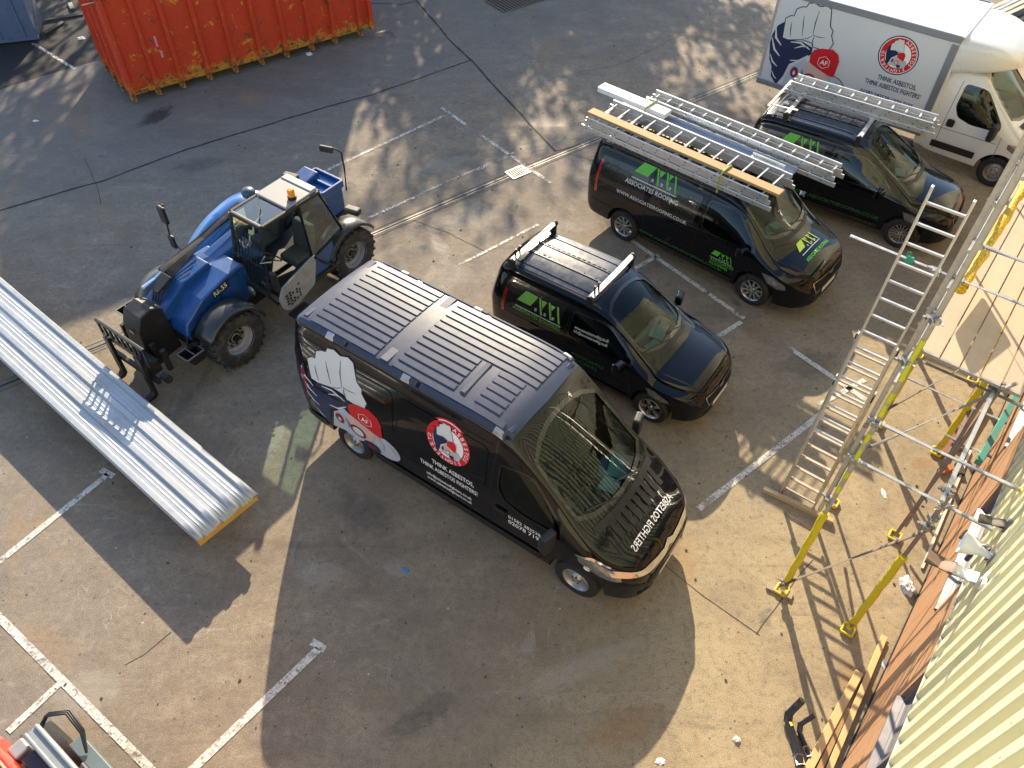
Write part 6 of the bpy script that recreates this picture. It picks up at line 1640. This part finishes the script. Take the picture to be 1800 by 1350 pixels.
for x in (-.5, 1.4):
    for y in (-1.25, .05): MB().lathe([(.2, -.12), (.40, -.12), (.42, -.06), (.42, .06), (.40, .12), (.2, .12)], c=(x, y, .42), n=28).build('wheel', rubber, LF, smooth=40)

# tubes and timber stacked beyond the white truck
pale_t = pm('pale_tube', (.52, .46, .37), .55, var=.2); 
k = 0
for row, cnt in ((0, 6), (1, 5), (2, 4)):
    for i in range(cnt):
        o = MB().tube((0, 0, 0), (4.2, 0, 0), .075, 14).build('stacked_tube', (pale_t, gtube, pale_t)[(i + row) % 3], smooth=40)
        base = Vector((13.0, 22.3, .08)); d_ = Vector((math.cos(R(38)), math.sin(R(38)), 0)); n_ = Vector((-d_.y, d_.x, 0))
        o.location = base + n_ * (i * .16 + row * .08) + Vector((0, 0, row * .135)); o.rotation_euler = (0, 0, R(38) + rnd.uniform(-.01, .01))
        tag(o, 'long tube in the stack of pale pipes beyond the white truck', 'pipe', 'stacked pale pipes')
for i, lab in enumerate(('pale timber baulk lying on the tarmac behind the white truck cab', 'second timber baulk beside the stack of pale pipes')):
    o = MB().box((0, 0, .06), (3.2, .20, .12)).build('timber_baulk', timb, bevel=.008); o.location = (13.5 + .5 * i, 18.9 - .5 * i, 0); o.rotation_euler = (0, 0, R(30 + 14 * i)); tag(o, lab, 'timber')

# ---------------- what stands beyond the top edge and throws the shade
OFF = thing('depot_building', 'brick depot building beyond the top left of the yard', 'building', (-8.85, 29.03, 0), R(37))
brk = pm('depot_brick', (.25, .13, .09), .85, var=.2, bump=.3)
MB().box((2.9, 1.6, 4.5), (5.8, 3.2, 9.0)).build('wall', brk, OFF)
MB().prism([(0, 9.0), (1.6, 9.35), (3.2, 9.0)], (0, 0, 0), (0, 1, 0), (0, 0, 1), 5.8).build('roof', pm('depot_roof', (.12, .12, .13), .7), OFF)
for i in range(2):
    W_ = MB().box((1.6 + 2.6 * i, -.01, 3.0), (1.3, .06, 1.5)).build('window', wg, OFF); MB().box((1.6 + 2.6 * i, -.04, 2.2), (1.5, .12, .08)).build('sill', grey_w, W_)

leafm = NT('leaves'); leafm.set('Base Color', leafm.mix(leafm.noise(3, 3), (.05, .07, .015), (.13, .11, .025))); leafm.set('Roughness', .7); leafm = leafm.m
bark = pm('bark', (.09, .07, .05), .9, var=.3, bump=.6, bscale=20)
def tree(label, x, y, h, rad, seed, nleaf):
    r = random.Random(seed); t = thing('tree', label, 'tree', (x, y, 0), 0, 'trees beyond the yard')
    tr = MB(); tr.path([(0, 0, 0), (.1, .05, h * .25), (.0, .1, h * .5), (.15, 0, h * .8)], [.26, .2, .14, .05], 10)
    tips = []
    for i in range(16):
        a = r.uniform(0, 6.28); z0 = h * r.uniform(.30, .75); L = rad * r.uniform(.55, 1.0); z1 = z0 + L * r.uniform(.15, .7)
        p = [(0, .08, z0), (math.cos(a) * L * .5, math.sin(a) * L * .5, (z0 + z1) / 2 + .2), (math.cos(a) * L, math.sin(a) * L, z1)]
        tr.path(p, [.09, .05, .02], 6); tips.append(Vector(p[1]).lerp(Vector(p[2]), .4)); tips.append(Vector(p[2]))
        for k in range(2):
            q = Vector(p[2]) + Vector((r.uniform(-1, 1), r.uniform(-1, 1), r.uniform(-.2, 1))) * rad * .3; tr.path([p[1], q], [.03, .01], 5); tips.append(q)
    tips.append(Vector((.1, 0, h * .95)))
    tr.build('trunk', bark, t, smooth=60)
    vs = []; fs = []
    for i in range(nleaf):
        c_ = r.choice(tips); g = Vector((r.gauss(0, 1), r.gauss(0, 1), r.gauss(0, .8))) * rad * .17; p = c_ + g; s_ = r.uniform(.10, .20)
        u = Vector((r.uniform(-1, 1), r.uniform(-1, 1), r.uniform(-1, 1))).normalized(); w = u.cross(Vector((r.uniform(-1, 1), r.uniform(-1, 1), r.uniform(-1, 1)))).normalized()
        k = len(vs); vs += [tuple(p - u * s_), tuple(p + w * s_ * .5), tuple(p + u * s_), tuple(p - w * s_ * .5)]; fs.append((k, k + 1, k + 2, k + 3))
    MB().add(vs, fs).build('crown', leafm, t, fix=False)

for i, (x, y, h, rd, nl, lab) in enumerate(((-3.4, 37.0, 11.5, 3.2, 8500, 'tree beyond the top of the yard, nearest the depot building'), (.6, 38.5, 11.0, 3.4, 10500, 'tall tree beyond the top of the yard, middle of the row'),
        (3.9, 37.5, 10.2, 2.8, 5600, 'thin tree beyond the top of the yard, nearest the white truck'), (-1.6, 33.0, 8.6, 2.4, 1900, 'smaller sparse tree standing in front of the row beyond the yard'), (-12.2, 35.5, 11.0, 3.0, 6000, 'tree beyond the top left corner, behind the blue-grey bin'), (-6.2, 36.5, 10.5, 3.0, 4200, 'tree close behind the depot building'))):
    tree(lab, x, y, h, rd, 11 + i, nl)
